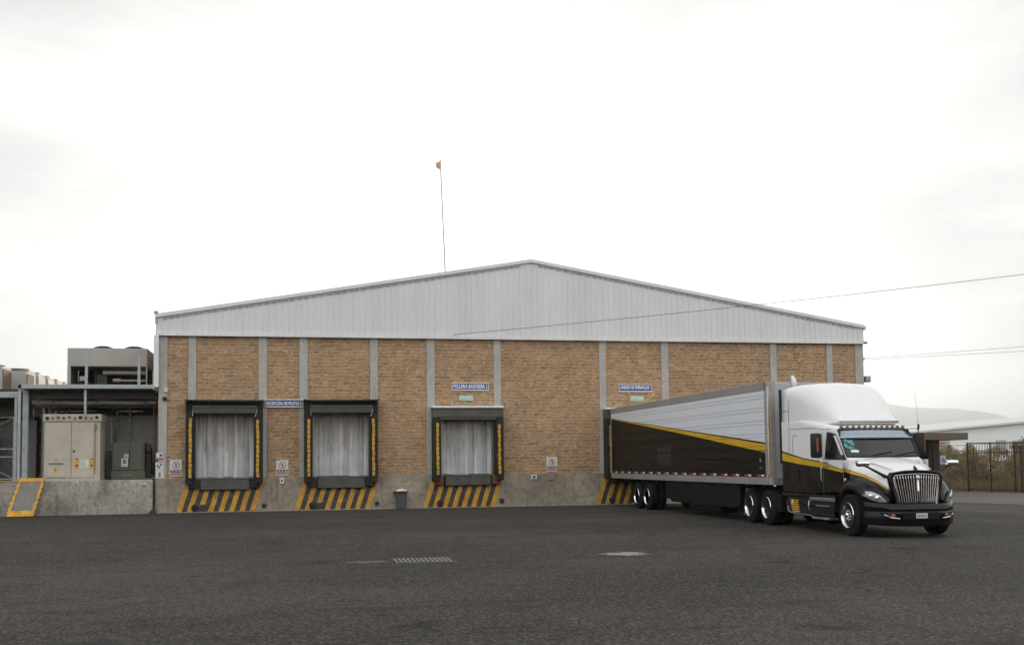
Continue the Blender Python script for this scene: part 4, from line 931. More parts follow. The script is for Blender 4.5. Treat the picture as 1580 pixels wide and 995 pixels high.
#==RIGHT==
# ------------------------------------------------------------------ right side: gatehouse, fences, scrub, shed, wires
t = thing('gatehouse', (33,11.5,0), 'low brown gatehouse with a flat overhanging roof beyond the truck', 'gatehouse')
b = MB(); b.bbox(29,37.15,9.4,14,2.84,3.24,A['brown_r'],.02); b.build('roof', t)
b = MB(); b.box(29.3,35.0,11.6,11.8,0,2.84,A['timber']); b.box(35.05,35.25,10,13.4,0,2.84,A['timber']); b.box(29.2,29.5,9.9,13.6,0,2.84,A['brick']); b.build('wall', t)
b = MB(); b.bbox(35.26,35.66,9.9,10.3,0,2.84,A['timber'],.015); b.build('pillar', t)
b = MB(); b.bbox(31.0,32.6,11.5,11.6,1.0,2.3,A['glass'],.01); b.build('window', t)
b = MB(); b.box(33.6,34.6,11.52,11.6,.02,2.2,A['dark_steel']); b.build('door', t)
b = MB(); b.box(35.67,36.05,9.95,10.2,0,1.95,A['brick']); b.build('low_wall', t)
t = thing('poster', (35.85,9.9,1.5), 'small white poster with a blue drop beside the gatehouse pillar', 'poster')
b = MB(); b.bbox(35.68,36.03,9.90,9.945,1.48,1.98,A['white_p'],.01); b.build('board', t)
b = MB(); b.prism([(35.79,1.60),(35.92,1.60),(35.95,1.72),(35.86,1.90),(35.77,1.72)], 'y', 9.893, 9.899, A['poster']); b.build('emblem', t)
FD = Vector((.932,-3.29,0)).normalized(); F0 = Vector((36.07,7.93,0))
def fp(s, z, off=0): return F0+FD*s+Vector((FD.y,-FD.x,0))*off+Vector((0,0,z))
t = thing('chain_link_fence', fp(-1.3,0), 'chain link fence bay between the gatehouse and the iron bar fence', 'fence')
for s in (-2.5,-1.25):
    b = MB(); b.tube([fp(s,0),fp(s,2.55)], .03, A['wire'], 8); b.build('post', t)
b = MB()
for z in (2.52,2.02,.08): b.tube([fp(-2.7,z),fp(0,z)], .018, A['wire'], 6)
b.build('rail', t)
b = MB(); mesh_wires(b, lambda u, v: fp(-2.7+u, .08+v), 2.7, 2.42, .10, .0035, A['wire']); b.build('wire_mesh', t)
t = thing('bar_fence', fp(4,0), 'dark iron bar fence in front of the scrub at the right edge', 'fence')
for s,w in ((0,.034),(1.45,.03),(2.95,.03),(6.2,.03),(9.6,.03)):
    b = MB(); q = fp(s,0); b.box(q.x-w,q.x+w,q.y-w,q.y+w,0,2.66,A['iron']); b.build('post', t)
def bar(b, p, q, w, m):
    b.tube([p, q], w, m, 4)
for s0,s1 in ((0,1.45),(1.45,2.95),(2.95,6.2),(6.2,9.6)):
    b = MB(); bar(b, fp(s0,2.60), fp(s1,2.60), .028, A['iron']); bar(b, fp(s0,2.10), fp(s1,2.10), .02, A['iron']); bar(b, fp(s0,.12), fp(s1,.12), .025, A['iron'])
    s = s0+.1
    while s < s1-.05: bar(b, fp(s,.05), fp(s,2.66), .016, A['iron']); s += .1
    b.build('bar_panel', t)
b = MB(); q = fp(3.40,0); b.bbox(q.x-.0,q.x+.22,q.y-.2,q.y+.2,0,2.45,A['brown_r'],.02); single(b, 'gate_pillar', 'brown gate pillar behind the bar fence at the right edge', 'pillar')
# scrub beyond the fence, on ground that rises away from it
g = MB(); rows = []
for i in range(41):
    s_ = -60+i*3; row = []
    for off in (0,.6,2,4,7,11,16,24,34,50,70):
        q = fp(s_,0,-off); hgt = 1.25*(1-math.exp(-off/9))+.14*noise.noise((q.x*.35,q.y*.35,2))*min(1,off/2)
        row.append((q.x, q.y, -.021+max(0,hgt)*min(1,max(0,(s_+60)/20))))
    rows.append(row)
g.loft(rows, A['dirt'], closed=False, caps=False); tag(g.build('earth_bank', smooth=True), kind='structure')
def shrub_mesh(name, seed, leafm, nleaf, h, w):
    rr = random.Random(seed); t = thing(name, (0,0,0), 'shrub', 'shrub'); b = MB(); tw = MB()
    cl = []
    for i in range(rr.randint(7, 11)):
        a = rr.uniform(0, 2*math.pi); d = rr.uniform(.1, 1)*w; z = h*rr.uniform(.25, .95)*(1-.35*d/w)
        c = Vector((d*math.cos(a), d*math.sin(a), z)); cl.append((c, rr.uniform(.18, .36)*h*.8))
        tw.tube([(rr.uniform(-.08,.08),rr.uniform(-.08,.08),0), (c.x*.5, c.y*.5, z*.55), tuple(c), (c.x*1.15, c.y*1.15, z+.25*h*rr.random())], [.022,.016,.009,.004], A['twig'], 4)
    for c, r in cl:
        for k in range(nleaf//len(cl)):
            v = Vector((rr.gauss(0,1), rr.gauss(0,1), rr.gauss(0,1))).normalized()*r*rr.uniform(.35,1.1)
            p = c+v
            if p.z < .03: p.z = rr.uniform(.03,.2)
            s = rr.uniform(.03,.075); d1 = Vector((rr.gauss(0,1),rr.gauss(0,1),rr.gauss(0,1))).normalized(); d2 = d1.orthogonal().normalized()
            b.add([p-d1*s, p+d2*s*.45, p+d1*s, p-d2*s*.45], [(0,1,2,3)], leafm)
    b.build('foliage', t, local=True); tw.build('stem', t, local=True)
    return t
protos = [shrub_mesh('shrub', 1, A['leaf1'], 1500, 1.5, .9), shrub_mesh('shrub', 2, A['leaf2'], 1300, 1.3, .85), shrub_mesh('shrub', 3, A['leaf1'], 1700, 1.9, 1.0), shrub_mesh('shrub', 4, A['leaf2'], 1100, 1.0, .9)]
kinds = ['dull green rounded shrub','dry olive spreading shrub','tall dull green shrub','low dry olive shrub']
used = [False]*4; sr = random.Random(11)
spots = []
for row,(off,n,sc) in enumerate(((1.2,12,.72),(2.8,14,.95),(5.0,15,1.05),(8.5,15,1.1),(14,16,1.2),(22,16,1.25))):
    for i in range(n):
        s = -6-off*1.2+(i+sr.uniform(-.35,.35))*((17+off*1.3)/n); spots.append((row, fp(s,0,-off-sr.uniform(-.6,.8)), sc*sr.uniform(.75,1.2)))
rows_l = ['right behind the fence','in the second row behind the fence','in the middle of the field','in the middle of the field','far back in the field','far back in the field']
for row, q, sc in spots:
    k = sr.randrange(4)
    if q.x < 27: continue
    o = protos[k] if not used[k] else copy_tree(protos[k])
    used[k] = True; o.location = (q.x, q.y, -.03+1.25*(1-math.exp(-max(0,(q-F0).dot(Vector((-FD.y,FD.x,0))))/9))); o.rotation_euler = (0,0,sr.uniform(0,6.28)); o.scale = (sc*sr.uniform(.9,1.15), sc*sr.uniform(.9,1.15), sc)
    tag(o, kinds[k]+' '+rows_l[row], 'shrub', kinds[k]+' '+rows_l[row])
b = MB()
for i in range(14000):
    s = sr.uniform(-16,16); off = sr.uniform(.15,1)**2*14 if i % 2 else sr.uniform(.1,1.6)
    p = fp(s,-.03+1.25*(1-math.exp(-off/9)),-off)
    if p.x < 30: continue
    h = sr.uniform(.18,.62)*(1.15 if off < 2 else .9); a = sr.uniform(0,6.28); w = sr.uniform(.006,.014)*(1+off*.12); lx, ly = sr.uniform(-.25,.25)*h, sr.uniform(-.25,.25)*h
    dx, dy = w*math.cos(a), w*math.sin(a)
    b.add([(p.x-dx,p.y-dy,p.z),(p.x+dx,p.y+dy,p.z),(p.x+dx*.7+lx*.5,p.y+dy*.7+ly*.5,p.z+h*.6),(p.x+lx,p.y+ly,p.z+h),(p.x-dx*.7+lx*.5,p.y-dy*.7+ly*.5,p.z+h*.6)], [(0,1,2,3,4)], A['straw'])
tag(b.build('dry_grass'), 'dry yellow grass growing along the foot of the fences', 'grass', kind='stuff')
for i in range(26):
    s = sr.uniform(-2.4,3.4); q = fp(s,0,-sr.uniform(.3,1.3)); b = MB(); z = sr.uniform(0,.55)*(1 if i%3 else .2)
    pts = [Vector((sr.gauss(0,1),sr.gauss(0,1),sr.gauss(0,1))).normalized()*sr.uniform(.022,.045) for _ in range(7)]
    bm = bmesh.new()
    for p in pts: bm.verts.new(p+Vector((q.x,q.y,z+.045)))
    bmesh.ops.convex_hull(bm, input=bm.verts[:]); bm.verts.index_update()
    vv = [v for v in bm.verts if v.link_faces]; ix = {v:i_ for i_,v in enumerate(vv)}
    b.add([tuple(v.co) for v in vv], [tuple(ix[v] for v in f.verts) for f in bm.faces], A['pale']); bm.free()
    single(b, 'litter_scrap', 'pale scrap of litter caught in the weeds behind the fence', 'litter', 'pale litter scraps in the weeds')
# distant white shed and houses
t = thing('industrial_shed', (165,165,0), 'large pale white industrial shed in the distance at right', 'shed')
zr = lambda x: 5.30+.079*(x-105) if x < 180 else 5.30+.079*75-.079*(x-180)
b = MB(); b.prism([(105,-.0),(255,-.0),(255,zr(255)),(180,zr(180)),(105,zr(105))], 'y', 150, 220, A['far_white']); b.build('wall', t)
b = MB()
for (xa,xb) in ((103.5,180),(180,256.5)):
    b.add([(xa,149,zr(xa)+.1),(xb,149,zr(xb)+.1),(xb,221,zr(xb)+.1),(xa,221,zr(xa)+.1),(xa,149,zr(xa)+.5),(xb,149,zr(xb)+.5),(xb,221,zr(xb)+.5),(xa,221,zr(xa)+.5)],
          [(0,3,2,1),(4,5,6,7),(0,1,5,4),(1,2,6,5),(2,3,7,6),(3,0,4,7)], A['far_roof'])
b.build('roof', t)
b = MB(); b.box(126.5,129.0,149.9,150.05,0,6.6,A['greywall']); b.build('door', t)
b = MB(); b.box(139.4,141.4,149.6,150.05,3.6,5.2,A['greywall']); b.build('vent', t)
for i,(x,y,w,h,m) in enumerate(((92,118,9,3.4,'house'),(104,124,7,4.4,'house'),(111,120,6,3.0,'far_white'))):
    t = thing('far_house', (x+w/2,y+3,0), ['low plaster house beyond the field, nearest the gatehouse','two-storey plaster house in the distance with clay roof','small white house in front of the distant shed'][i], 'house')
    b = MB(); b.box(x,x+w,y,y+6,0,h,A[m]); b.build('wall', t)
    b = MB(); b.prism([(y-.4,h),(y+6.4,h),(y+3,h+1.1)], 'x', x-.3, x+w+.3, A['tile' if i < 2 else 'far_roof']); b.build('roof', t)
    for k in range(2): b = MB(); b.box(x+w*(.2+.45*k),x+w*(.2+.45*k)+1,y-.04,y+.02,h*.35,h*.7,A['dark_steel']); b.build('window', t)
def cable(name, a, c, sag, r, label, grp=None):
    a, c = Vector(a), Vector(c); pts = []
    for i in range(41):
        u = i/40; p = a.lerp(c, u); p.z -= 4*sag*u*(1-u); pts.append(p)
    b = MB(); b.tube(pts, r, A['cable'], 5); b.lathe([(0,0),(.025,.01),(.025,.07),(0,.08)], a+Vector((0,.04,0)), (0,-1,0), A['steel'], 10)
    return single(b, name, label, 'cable', grp)
cable('power_cable', (6.64,-.20,7.25), (46.3,-20,10.6), .35, .010, 'thin black cable sagging from the gable across the sky to the upper right')
cable('power_cable', (25.52,-.06,6.42), (56,-34,7.78), .30, .007, 'upper of the two thin cables leaving the right corner of the warehouse')
cable('power_cable', (25.52,-.06,6.36), (56,-34,6.67), .25, .007, 'lower of the two thin cables leaving the right corner of the warehouse')
# drain and cement patches in the asphalt
t = thing('drain_grate', (2.47,-24.05,0), 'slatted steel drain grate set in the asphalt', 'drain grate')
b = MB(); b.box(1.90,3.03,-24.46,-23.62,.0035,.006,A['recess_shade']); b.build('pit_shade', t)  # flat dark sheet: the shade of the pit put in as colour
b = MB(); b.box(1.88,3.05,-24.49,-24.455,.004,.014,A['steel']); b.build('frame', t); b = MB(); b.box(1.88,3.05,-23.625,-23.59,.004,.014,A['steel']); b.build('frame', t)
for i in range(13): b = MB(); x = 1.915+i*.0855; b.bbox(x,x+.036,-24.45,-23.63,.007,.022,A['grate_m'],.004); b.build('slat', t)
def blob(name, cx, cy, rx, ry, z, seed, m, label):
    b = MB(); n = 90; top = []
    for i in range(n):
        a = 2*math.pi*i/n; k = .9+.55*noise.noise((math.cos(a)*1.5+seed, math.sin(a)*1.5, seed))+.35*noise.noise((math.cos(a)*5, math.sin(a)*5, seed))+.15*noise.noise((math.cos(a)*13, math.sin(a)*13, seed))
        top.append((cx+rx*k*math.cos(a), cy+ry*k*math.sin(a), z))
    b.add(top, [tuple(range(n))], m); return single(b, name, label, 'patch')
blob('cement_patch', 6.62, -23.85, .62, .34, .005, 4.0, A['patch'], 'pale cement patch in the asphalt in front of the trailer')
blob('cement_patch', 1.45, -24.0, .42, .24, .004, 9.0, A['apron'], 'faint worn cement patch beside the drain grate')
#==TRUCK==
# ------------------------------------------------------------------ semi trailer
TX0, TX1, TY0, TL_ = 13.28, 15.88, -.70, 15.5
tr = thing('semi_trailer', (14.58, TY0, 0), 'long white and dark semi trailer with a yellow stripe backed onto the right dock', 'semi trailer', rz=R(-90))
# local frame: x forward from the rear, y to the left of the vehicle (world +X), z up
w2 = 1.30
b = MB()
# side skins with pressed horizontal beads
for sy in (-1, 1):
    prof = [(w2, 1.36)]; z = 1.50; k = 0
    while z < 3.80:
        prof += [(w2, z), (w2+.004, z+.006), (w2-.014, z+.010), (w2-.014, z+.020), (w2, z+.026)]
        z += .10 if k % 2 else .27; k += 1
    prof.append((w2, 3.86))
    ra = [(0, sy*a, z) for a, z in prof]; rb = [(TL_, sy*a, z) for a, z in prof]
    b.loft([ra, rb], LIV_TR, closed=False, caps=False)
b.box(.0, TL_-.02, -w2+.02, w2-.02, 1.30, 4.02, LIV_TR)
b.build('body', tr, local=True)
b = MB()
for sy in (-1, 1): b.bbox(-.02, TL_+.01, sy*(w2-.02)-.015, sy*(w2-.02)+.03 if sy > 0 else sy*(w2-.02)+.015, 3.86, 4.10, A['rail'], .012) if sy > 0 else b.bbox(-.02, TL_+.01, -w2-.012, -w2+.03, 3.86, 4.10, A['rail'], .012)
b.box(0, TL_, -w2+.03, w2-.03, 4.02, 4.085, A['rail']); b.build('roof_rail', tr, local=True)
b = MB()
for sy in (-1, 1):
    ya, yb = (-w2-.016, -w2+.05) if sy < 0 else (w2-.05, w2+.016)
    b.bbox(.0, TL_, ya, yb, 1.15, 1.36, A['rail'], .008)
b.box(0, TL_, -w2+.05, w2-.05, 1.16, 1.30, A['chassis']); b.build('bottom_rail', tr, local=True)
b = MB(); b.bbox(TL_, TL_+.05, -w2+.06, w2-.06, 1.15, 4.08, A['nose'], .02); b.bbox(TL_+.01,TL_+.07,-w2+.1,w2-.1,1.14,1.36,A['rail'],.01); b.build('front_wall', tr, local=True)
for sy in (-1, 1):
    b = MB(); pts = []
    for q in range(7):
        a = math.pi/2*q/6; pts.append((TL_-.10+.16*math.sin(a), sy*(w2+.012-.12+.12*math.cos(a))))
    pts = [(TL_-.16, sy*(w2+.012))]+pts+[(TL_+.06, sy*(w2-.22)), (TL_-.1, sy*(w2-.22))]
    b.prism(pts if sy > 0 else pts[::-1], 'z', 1.16, 4.09, A['rail']); b.build('corner_post', tr, local=True, smooth=True, angle=30)
    b = MB(); b.tube([(TL_+.035, sy*(w2-.015), 1.40), (TL_+.035, sy*(w2-.015), 3.95)], .035, A['copper'], 10); b.build('corner_guard', tr, local=True, smooth=True, angle=40)
    b = MB(); b.bbox(TL_+.05, TL_+.09, sy*1.15-.03, sy*1.15+.03, 1.10, 1.15, A['white_ref'], .01); b.build('marker_lamp', tr, local=True)
for sy in (-1, 1):
    for i in range(17):
        x = .35+i*.9; b = MB(); y0, y1 = (-w2-.018, -w2-.004) if sy < 0 else (w2+.004, w2+.018)
        b.box(x, x+.29, y0, y1, 1.385, 1.44, A['red_ref']); b.box(x+.29, x+.46, y0, y1, 1.385, 1.44, A['white_ref']); b.build('reflector', tr, local=True)
b = MB()
for z in (1.62, 1.78, 1.93, 2.12): b.box(.1, TL_-.12, -w2-.012, -w2-.0, z, z+.012, A['black_gloss'])
b.build('pressed_bead', tr, local=True)
b = MB(); b.box(14.9,15.05,-w2-.006,-w2+.0,1.78,1.92,A['steel']); b.box(14.9,15.1,-w2-.006,-w2,1.60,1.66,A['steel']); b.build('placard', tr, local=True)
b = MB()
for i in range(3):
    for j in range(3): b.box(6.0+i*.5,6.42+i*.5,-w2-.007,-w2-.002,1.72+j*.22,1.90+j*.22,A['dark_steel'])
b.build('dark_decal', tr, local=True)
# rear frame
b = MB(); b.bbox(-.03,.05,-w2-.015,-w2+.12,1.15,4.1,A['rail'],.01); b.bbox(-.03,.05,w2-.12,w2+.015,1.15,4.1,A['rail'],.01); b.bbox(-.03,.05,-w2,w2,3.98,4.1,A['rail'],.01); b.build('rear_frame', tr, local=True)
# under-body: cross members, bogie rails, landing gear; dark box and side panels added as underbody shadow
b = MB()
for i in range(26): b.box(.4+i*.58, .46+i*.58, -1.24, 1.24, 1.02, 1.16, A['chassis'])
b.box(1.9,6.2,-.62,-.48,.80,1.03,A['chassis']); b.box(1.9,6.2,.48,.62,.80,1.03,A['chassis']); b.box(5.9,6.1,-1.0,1.0,.5,1.03,A['chassis']); b.build('underframe', tr, local=True)
for sy in (-1, 1):
    b = MB(); y = sy*1.22
    b.add([(6.55,y-.015,1.15),(13.3,y-.015,1.15),(13.3,y-.015,.52),(12.9,y-.015,.40),(7.2,y-.015,.40),(6.55,y-.015,.75)]+[(6.55,y+.015,1.15),(13.3,y+.015,1.15),(13.3,y+.015,.52),(12.9,y+.015,.40),(7.2,y+.015,.40),(6.55,y+.015,.75)],
          [(0,1,2,3,4,5),(11,10,9,8,7,6)]+[(i,(i+1)%6,6+(i+1)%6,6+i) for i in range(6)], A['chassis']); b.build('underbody_shade_panel', tr, local=True)
b = MB(); b.bbox(8.6,11.4,-1.12,-.1,.16,.95,A['chassis'],.08); b.build('underbody_shade_box', tr, local=True)
for sy in (-1, 1):
    b = MB(); b.bbox(13.35,13.50,sy*1.0-.07,sy*1.0+.07,.30,1.12,A['steel'],.01); b.bbox(13.30,13.55,sy*1.0-.13,sy*1.0+.13,.20,.30,A['steel'],.02); b.tube([(13.42,sy*1.0,.9),(13.0,sy*.9,1.12)], .03, A['steel'], 6); b.build('landing_leg', tr, local=True)
def tyre(b, x, y0, y1, r, z, seg=40):
    w = y1-y0; c = .03
    prof = [(r*.60,0),(r*.78,-.012),(r*.93,.0),(r*.985,.022),(r,.05)]
    n = 5
    for k in range(n):
        a = .05+(w-.1)*k/n; d = (w-.1)/n; prof += [(r,a+.008),(r,a+d-.014),(r-.012,a+d-.010),(r-.012,a+d-.002)]
    prof += [(r,w-.05),(r*.985,w-.022),(r*.93,w),(r*.78,w+.012),(r*.60,w)]
    b.lathe(prof, (x,y0,z), (0,1,0), A['tyre'], seg)
def wheel(parent, x, yo, sy, dual, r=.505, front=False):
    """yo: outer face |y|; sy: side"""
    wd = .27; ys = [(yo-wd, yo)] + ([(yo-.61, yo-.34)] if dual else [])
    w = bpy.data.objects.new('wheel', None); COL.objects.link(w); w.parent = parent; w.location = (x, sy*(yo-.14), r)
    off = Vector(w.location)
    def loc(b):
        b.v = [tuple(Vector(p)-off) for p in b.v]; return b
    for a, c in ys:
        b = MB(); y0, y1 = sorted((sy*a, sy*c)); tyre(b, x, y0, y1, r, r); loc(b).build('tyre', w, local=True, smooth=True, angle=28)
    b = MB(); m = A['chrome']; ax = (0, sy, 0); o = (x, sy*(yo-.27), r)
    if front: b.lathe([(.30,.27),(.315,.30),(.305,.315),(.285,.285),(.275,.20),(.25,.195),(.245,.215),(.13,.25),(.125,.27),(.125,.27),(.0,.27)], o, ax, m, 40)
    else: b.lathe([(.30,.27),(.315,.30),(.305,.315),(.285,.285),(.27,.10),(.25,.085),(.16,.075),(.15,.11),(.13,.13),(.0,.13)], o, ax, m, 40)
    loc(b).build('rim', w, local=True, smooth=True, angle=35)
    b = MB(); hz = .222 if front else .095; rr_ = .19 if front else .205
    for k in range(10):
        a = 2*math.pi*k/10; b.lathe([(.0,0),(.026,0),(.026,.006),(0,.006)], (x+rr_*math.cos(a), sy*(yo-.27+hz), r+rr_*math.sin(a)), ax, A['recess_shade'], 12)
    loc(b).build('hand_hole_shade', w, local=True)  # flat dark discs colour in the shade of the rim holes
    b = MB(); h0 = .25 if front else .075
    b.lathe([(.085,h0),(.085,h0+.09),(.07,h0+.12),(.0,h0+.125)] if not front else [(.075,.27),(.075,.33),(.05,.36),(.0,.365)], o, ax, A['chrome'], 20)
    for k in range(10):
        a = 2*math.pi*(k+.5)/10; rn = .115 if front else .135
        b.lathe([(.018,h0-.02),(.018,h0+.035),(.010,h0+.045),(0,h0+.045)], (x+rn*math.cos(a), sy*(yo-.27), r+rn*math.sin(a)), ax, A['chrome'], 8)
    loc(b).build('hub', w, local=True, smooth=True, angle=40)
    return w
for x in (3.35, 4.60):
    for sy in (-1, 1): wheel(tr, x, 1.27, sy, True)
    b = MB(); b.tube([(x,-1.05,.5),(x,1.05,.5)], .08, A['chassis'], 10); b.build('axle', tr, local=True)
for sy in (-1, 1):
    b = MB(); b.box(2.55,2.565,sy*1.27-.62 if sy > 0 else -1.27,sy*1.27 if sy > 0 else -.65,.22,1.02,A['black_plastic']); b.build('mud_flap', tr, local=True)

# ------------------------------------------------------------------ truck tractor
tk = thing('semi_truck', (14.53, -17.0, 0), 'white and black long-nosed truck cab with a yellow stripe and tall chrome grille', 'truck', rz=R(-90-1.146))
def sec(u, pts):        # half profile (v, z) from the bottom of the side up to the roof centre -> closed ring
    right = [(u, -v, z) for v, z in pts]; left = [(u, v, z) for v, z in reversed(pts) if v > 1e-6]
    return right+left
def ring_box(u, w, z0, z1, rc, crown=.02, wt=None, nb=3):
    """rounded-top section: flat side of half width w (wt at the shoulder), corner radius rc"""
    wt = w if wt is None else wt
    p = [(w*.0+w-.10, z0), (w, z0+.06)]
    zz = z1-rc
    for k in range(1, nb): p.append((w+(wt-w)*k/nb, z0+.06+(zz-z0-.06)*k/nb))
    for k in range(7):
        a = math.pi/2*k/6; p.append((wt-rc+rc*math.cos(a), zz+rc*math.sin(a)))
    p.append(((wt-rc)*.5, z1+crown*.75)); p.append((0, z1+crown))
    return sec(u, p)
# lower cab and sleeper box
b = MB()
b.loft([ring_box(.0,1.17,.95,2.98,.10), ring_box(.03,1.2,.93,3.0,.12), ring_box(.5,1.2,.93,3.0,.14), ring_box(1.2,1.2,.93,2.98,.16), ring_box(1.8,1.19,.93,2.88,.16,wt=1.17), ring_box(2.35,1.17,.95,2.76,.14,wt=1.10), ring_box(2.72,1.15,.97,2.69,.12,wt=1.02), ring_box(2.80,1.15,.97,2.64,.14,wt=1.0)], LIV_CAB)
b.build('sleeper', tk, local=True, smooth=True, angle=45)
# front of the cab under the windscreen: sloping screen surface built from sections
b = MB()
def cabsec(u, zt, wt): return ring_box(u, 1.14, 1.0, zt, .035, .008, wt=wt)
b.loft([cabsec(2.78,2.66,1.0), cabsec(2.92,2.48,1.0), cabsec(3.08,2.24,.995), cabsec(3.24,2.0,.99), cabsec(3.32,1.90,.985), cabsec(3.46,1.84,.985)], LIV_CAB)
b.build('cab', tk, local=True, smooth=True, angle=45)
# tall roof fairing
b = MB()
def fair(u, h, w, rc, z0=2.72, crown=.03): 
    return ring_box(u, w, z0, h, rc, crown, wt=w-.03, nb=3)
b.loft([fair(.0,3.80,1.15,.16), fair(.035,3.85,1.195,.2), fair(.3,3.87,1.2,.26), fair(.7,3.90,1.2,.36), fair(1.1,3.89,1.185,.46), fair(1.45,3.82,1.145,.55), fair(1.75,3.68,1.09,.55), fair(2.0,3.49,1.03,.50,2.71), fair(2.25,3.25,.96,.40,2.72), fair(2.45,3.03,.90,.26,2.73), fair(2.60,2.89,.855,.12,2.75), fair(2.68,2.83,.83,.05,2.775,.01)], LIV_CAB)
b.build('roof_fairing', tk, local=True, smooth=True, angle=60)
# panel seams
b = MB()
for pts in ([(.5,-1.203,2.02),(.5,-1.203,3.5)], [(.02,-1.203,3.2),(.5,-1.204,3.2)], [(.5,-1.203,2.69),(1.6,-1.203,2.69),(2.35,-1.16,2.66)], [(.72,-1.203,2.50),(1.0,-1.203,2.51)], [(.72,-1.203,2.02),(.72,-1.203,2.48)], [(2.42,-1.172,2.58),(2.42,-1.175,1.0)], [(3.44,-1.145,1.82),(3.44,-1.145,1.15)]):
    b = MB(); b.tube(pts, .006, A['steel'], 5); b.build('panel_seam', tk, local=True)
for sy in (-1, 1):
    b = MB(); b.box(-.30,.0,sy*1.19-.02,sy*1.19+.015,1.0,3.75,A['black_plastic']) if False else b.bbox(-.10,.01,sy*1.185-.03,sy*1.185+.02,1.75,3.82,A['black_plastic'],.015); b.build('side_extender', tk, local=True)
# windscreen: a curved dark glass laid in the sloping opening
def wsp(s, q, h=.012):      # s: -1..1 across, q: 0 bottom..1 top
    wv = .972*(1-q)+.962*q; uu = (3.315-.045*s*s)*(1-q)+(2.845-.05*s*s)*q; zz = 1.915*(1-q)+2.60*q
    return (uu+h*.8+.035, s*wv, zz+h*.6)
def sheet(fn, ns, nq, m, b):
    b.loft([[fn(-1+2*i/ns, j/nq) for i in range(ns+1)] for j in range(nq+1)], m, closed=False, caps=False)
b = MB(); sheet(lambda s,q: wsp(s,q,.012), 16, 4, A['glass'], b); b.build('windscreen', tk, local=True, smooth=True)
b = MB()
rim = [wsp(-1+2*i/16,0,.016) for i in range(17)]+[wsp(1,j/4,.016) for j in range(1,5)]+[wsp(1-2*i/16,1,.016) for i in range(1,17)]+[wsp(-1,1-j/4,.016) for j in range(1,5)]
b.tube(rim, .022, A['black_plastic'], 6, caps=False); b.build('windscreen_seal', tk, local=True, smooth=True)
b = MB(); st = random.Random(5)
for k in range(16):
    s0 = -.94+st.uniform(0,.20); q0 = st.uniform(.25,.62); r_ = st.uniform(.02,.05)
    b.add([wsp(s0+r_*math.cos(a)*1.2, q0+r_*1.4*math.sin(a), .02) for a in (0,.9,1.9,2.9,3.9,5.1)], [(0,1,2,3,4,5)], A['teal'])
b.add([wsp(-.86,.16,.02),wsp(-.66,.14,.02),wsp(-.62,.22,.02),wsp(-.74,.26,.02),wsp(-.85,.22,.02)], [(0,1,2,3,4)], A['quarter'])
b.build('screen_sticker', tk, local=True)
for sy in (-.35, .35):
    b = MB(); b.tube([wsp(sy*1.0,.02,.03), wsp(sy+.35,.10,.03), wsp(sy+.62,.16,.03)], .010, A['black_plastic'], 5); b.build('wiper', tk, local=True)
# chromed sun visor with amber marker lamps
b = MB()
V = lambda s,q: (2.86+.24*(1-q)-.07*s*s, s*(.99*(1-q)+.90*q), 2.385*(1-q)+2.665*q)
b.loft([[V(-1+2*i/12, j/3) for i in range(13)] for j in range(4)], A['visor'], closed=False, caps=False)
b.build('sun_visor', tk, local=True, smooth=True).modifiers.new('solid','SOLIDIFY').thickness = .015
for i in range(12):
    s = -.94+1.88*i/11; p = V(s,1); b = MB()
    b.lathe([(.040,0),(.040,.02),(.028,.045),(0,.052)], (p[0]+.01,p[1],p[2]+.005), (.75,0,.55), A['amber'], 12); b.build('marker_lamp', tk, local=True, smooth=True)
# doors
for sy in (-1, 1):
    d = bpy.data.objects.new('door', None); COL.objects.link(d); d.parent = tk
    dw = lambda u, z: 1.155 if z < 1.845 else 1.150-.085*(z-1.85)/.75-.15*max(0, u-2.72)/.6
    def dp(u, z, h=0): return (u, sy*(dw(u, z)+h), z)
    b = MB(); b.loft([[dp(2.46,1.05,.005),dp(3.42,1.05,.0),dp(3.42,1.84,-.0),dp(2.46,1.84,.006)],[dp(2.46,1.05,.018),dp(3.42,1.05,.012),dp(3.42,1.84,.008),dp(2.46,1.84,.018)]], LIV_CAB); b.build('door_skin', d, local=True)
    b = MB(); b.loft([[dp(2.50,1.87,h),dp(2.75,1.865,h),dp(3.33,1.85,h),dp(3.07,2.24,h),dp(2.88,2.50,h),dp(2.72,2.54,h),dp(2.50,2.56,h)] for h in (.008,.022)], A['black_plastic']); b.build('window_frame', d, local=True)
    b = MB(); b.loft([[dp(2.55,1.91,h),dp(2.74,1.905,h),dp(3.02,1.90,h),dp(2.90,2.42,h),dp(2.74,2.49,h),dp(2.55,2.51,h)] for h in (.02,.027)], A['glass']); b.build('window', d, local=True)
    b = MB(); b.loft([[dp(3.06,1.895,h),dp(3.26,1.88,h),dp(2.94,2.38,h)] for h in (.02,.027)], A['glass']); b.build('vent_window', d, local=True)
    if sy < 0:
        b = MB(); b.loft([[dp(2.93,2.46,h),dp(3.10,2.20,h),dp(3.24,1.97,h),dp(3.17,1.97,h),dp(2.84,2.46,h)] for h in (.03,.036)], A['quarter']); b.build('quarter_reflection', d, local=True)  # white reflection on the quarter light, painted as a bright sliver
    b = MB(); b.bbox(2.52,2.74,min(sy*1.165,sy*1.20),max(sy*1.165,sy*1.20),1.66,1.72,A['chrome'],.012); b.bbox(2.60,2.70,min(sy*1.16,sy*1.215),max(sy*1.16,sy*1.215),1.74,1.82,A['chrome'],.02); b.build('handle', d, local=True)
    b = MB(); b.tube([(2.40,sy*1.205,1.30),(2.40,sy*1.225,1.36),(2.40,sy*1.225,1.62),(2.40,sy*1.205,1.68)], .016, A['alloy'], 6); b.build('grab_rail', tk, local=True)
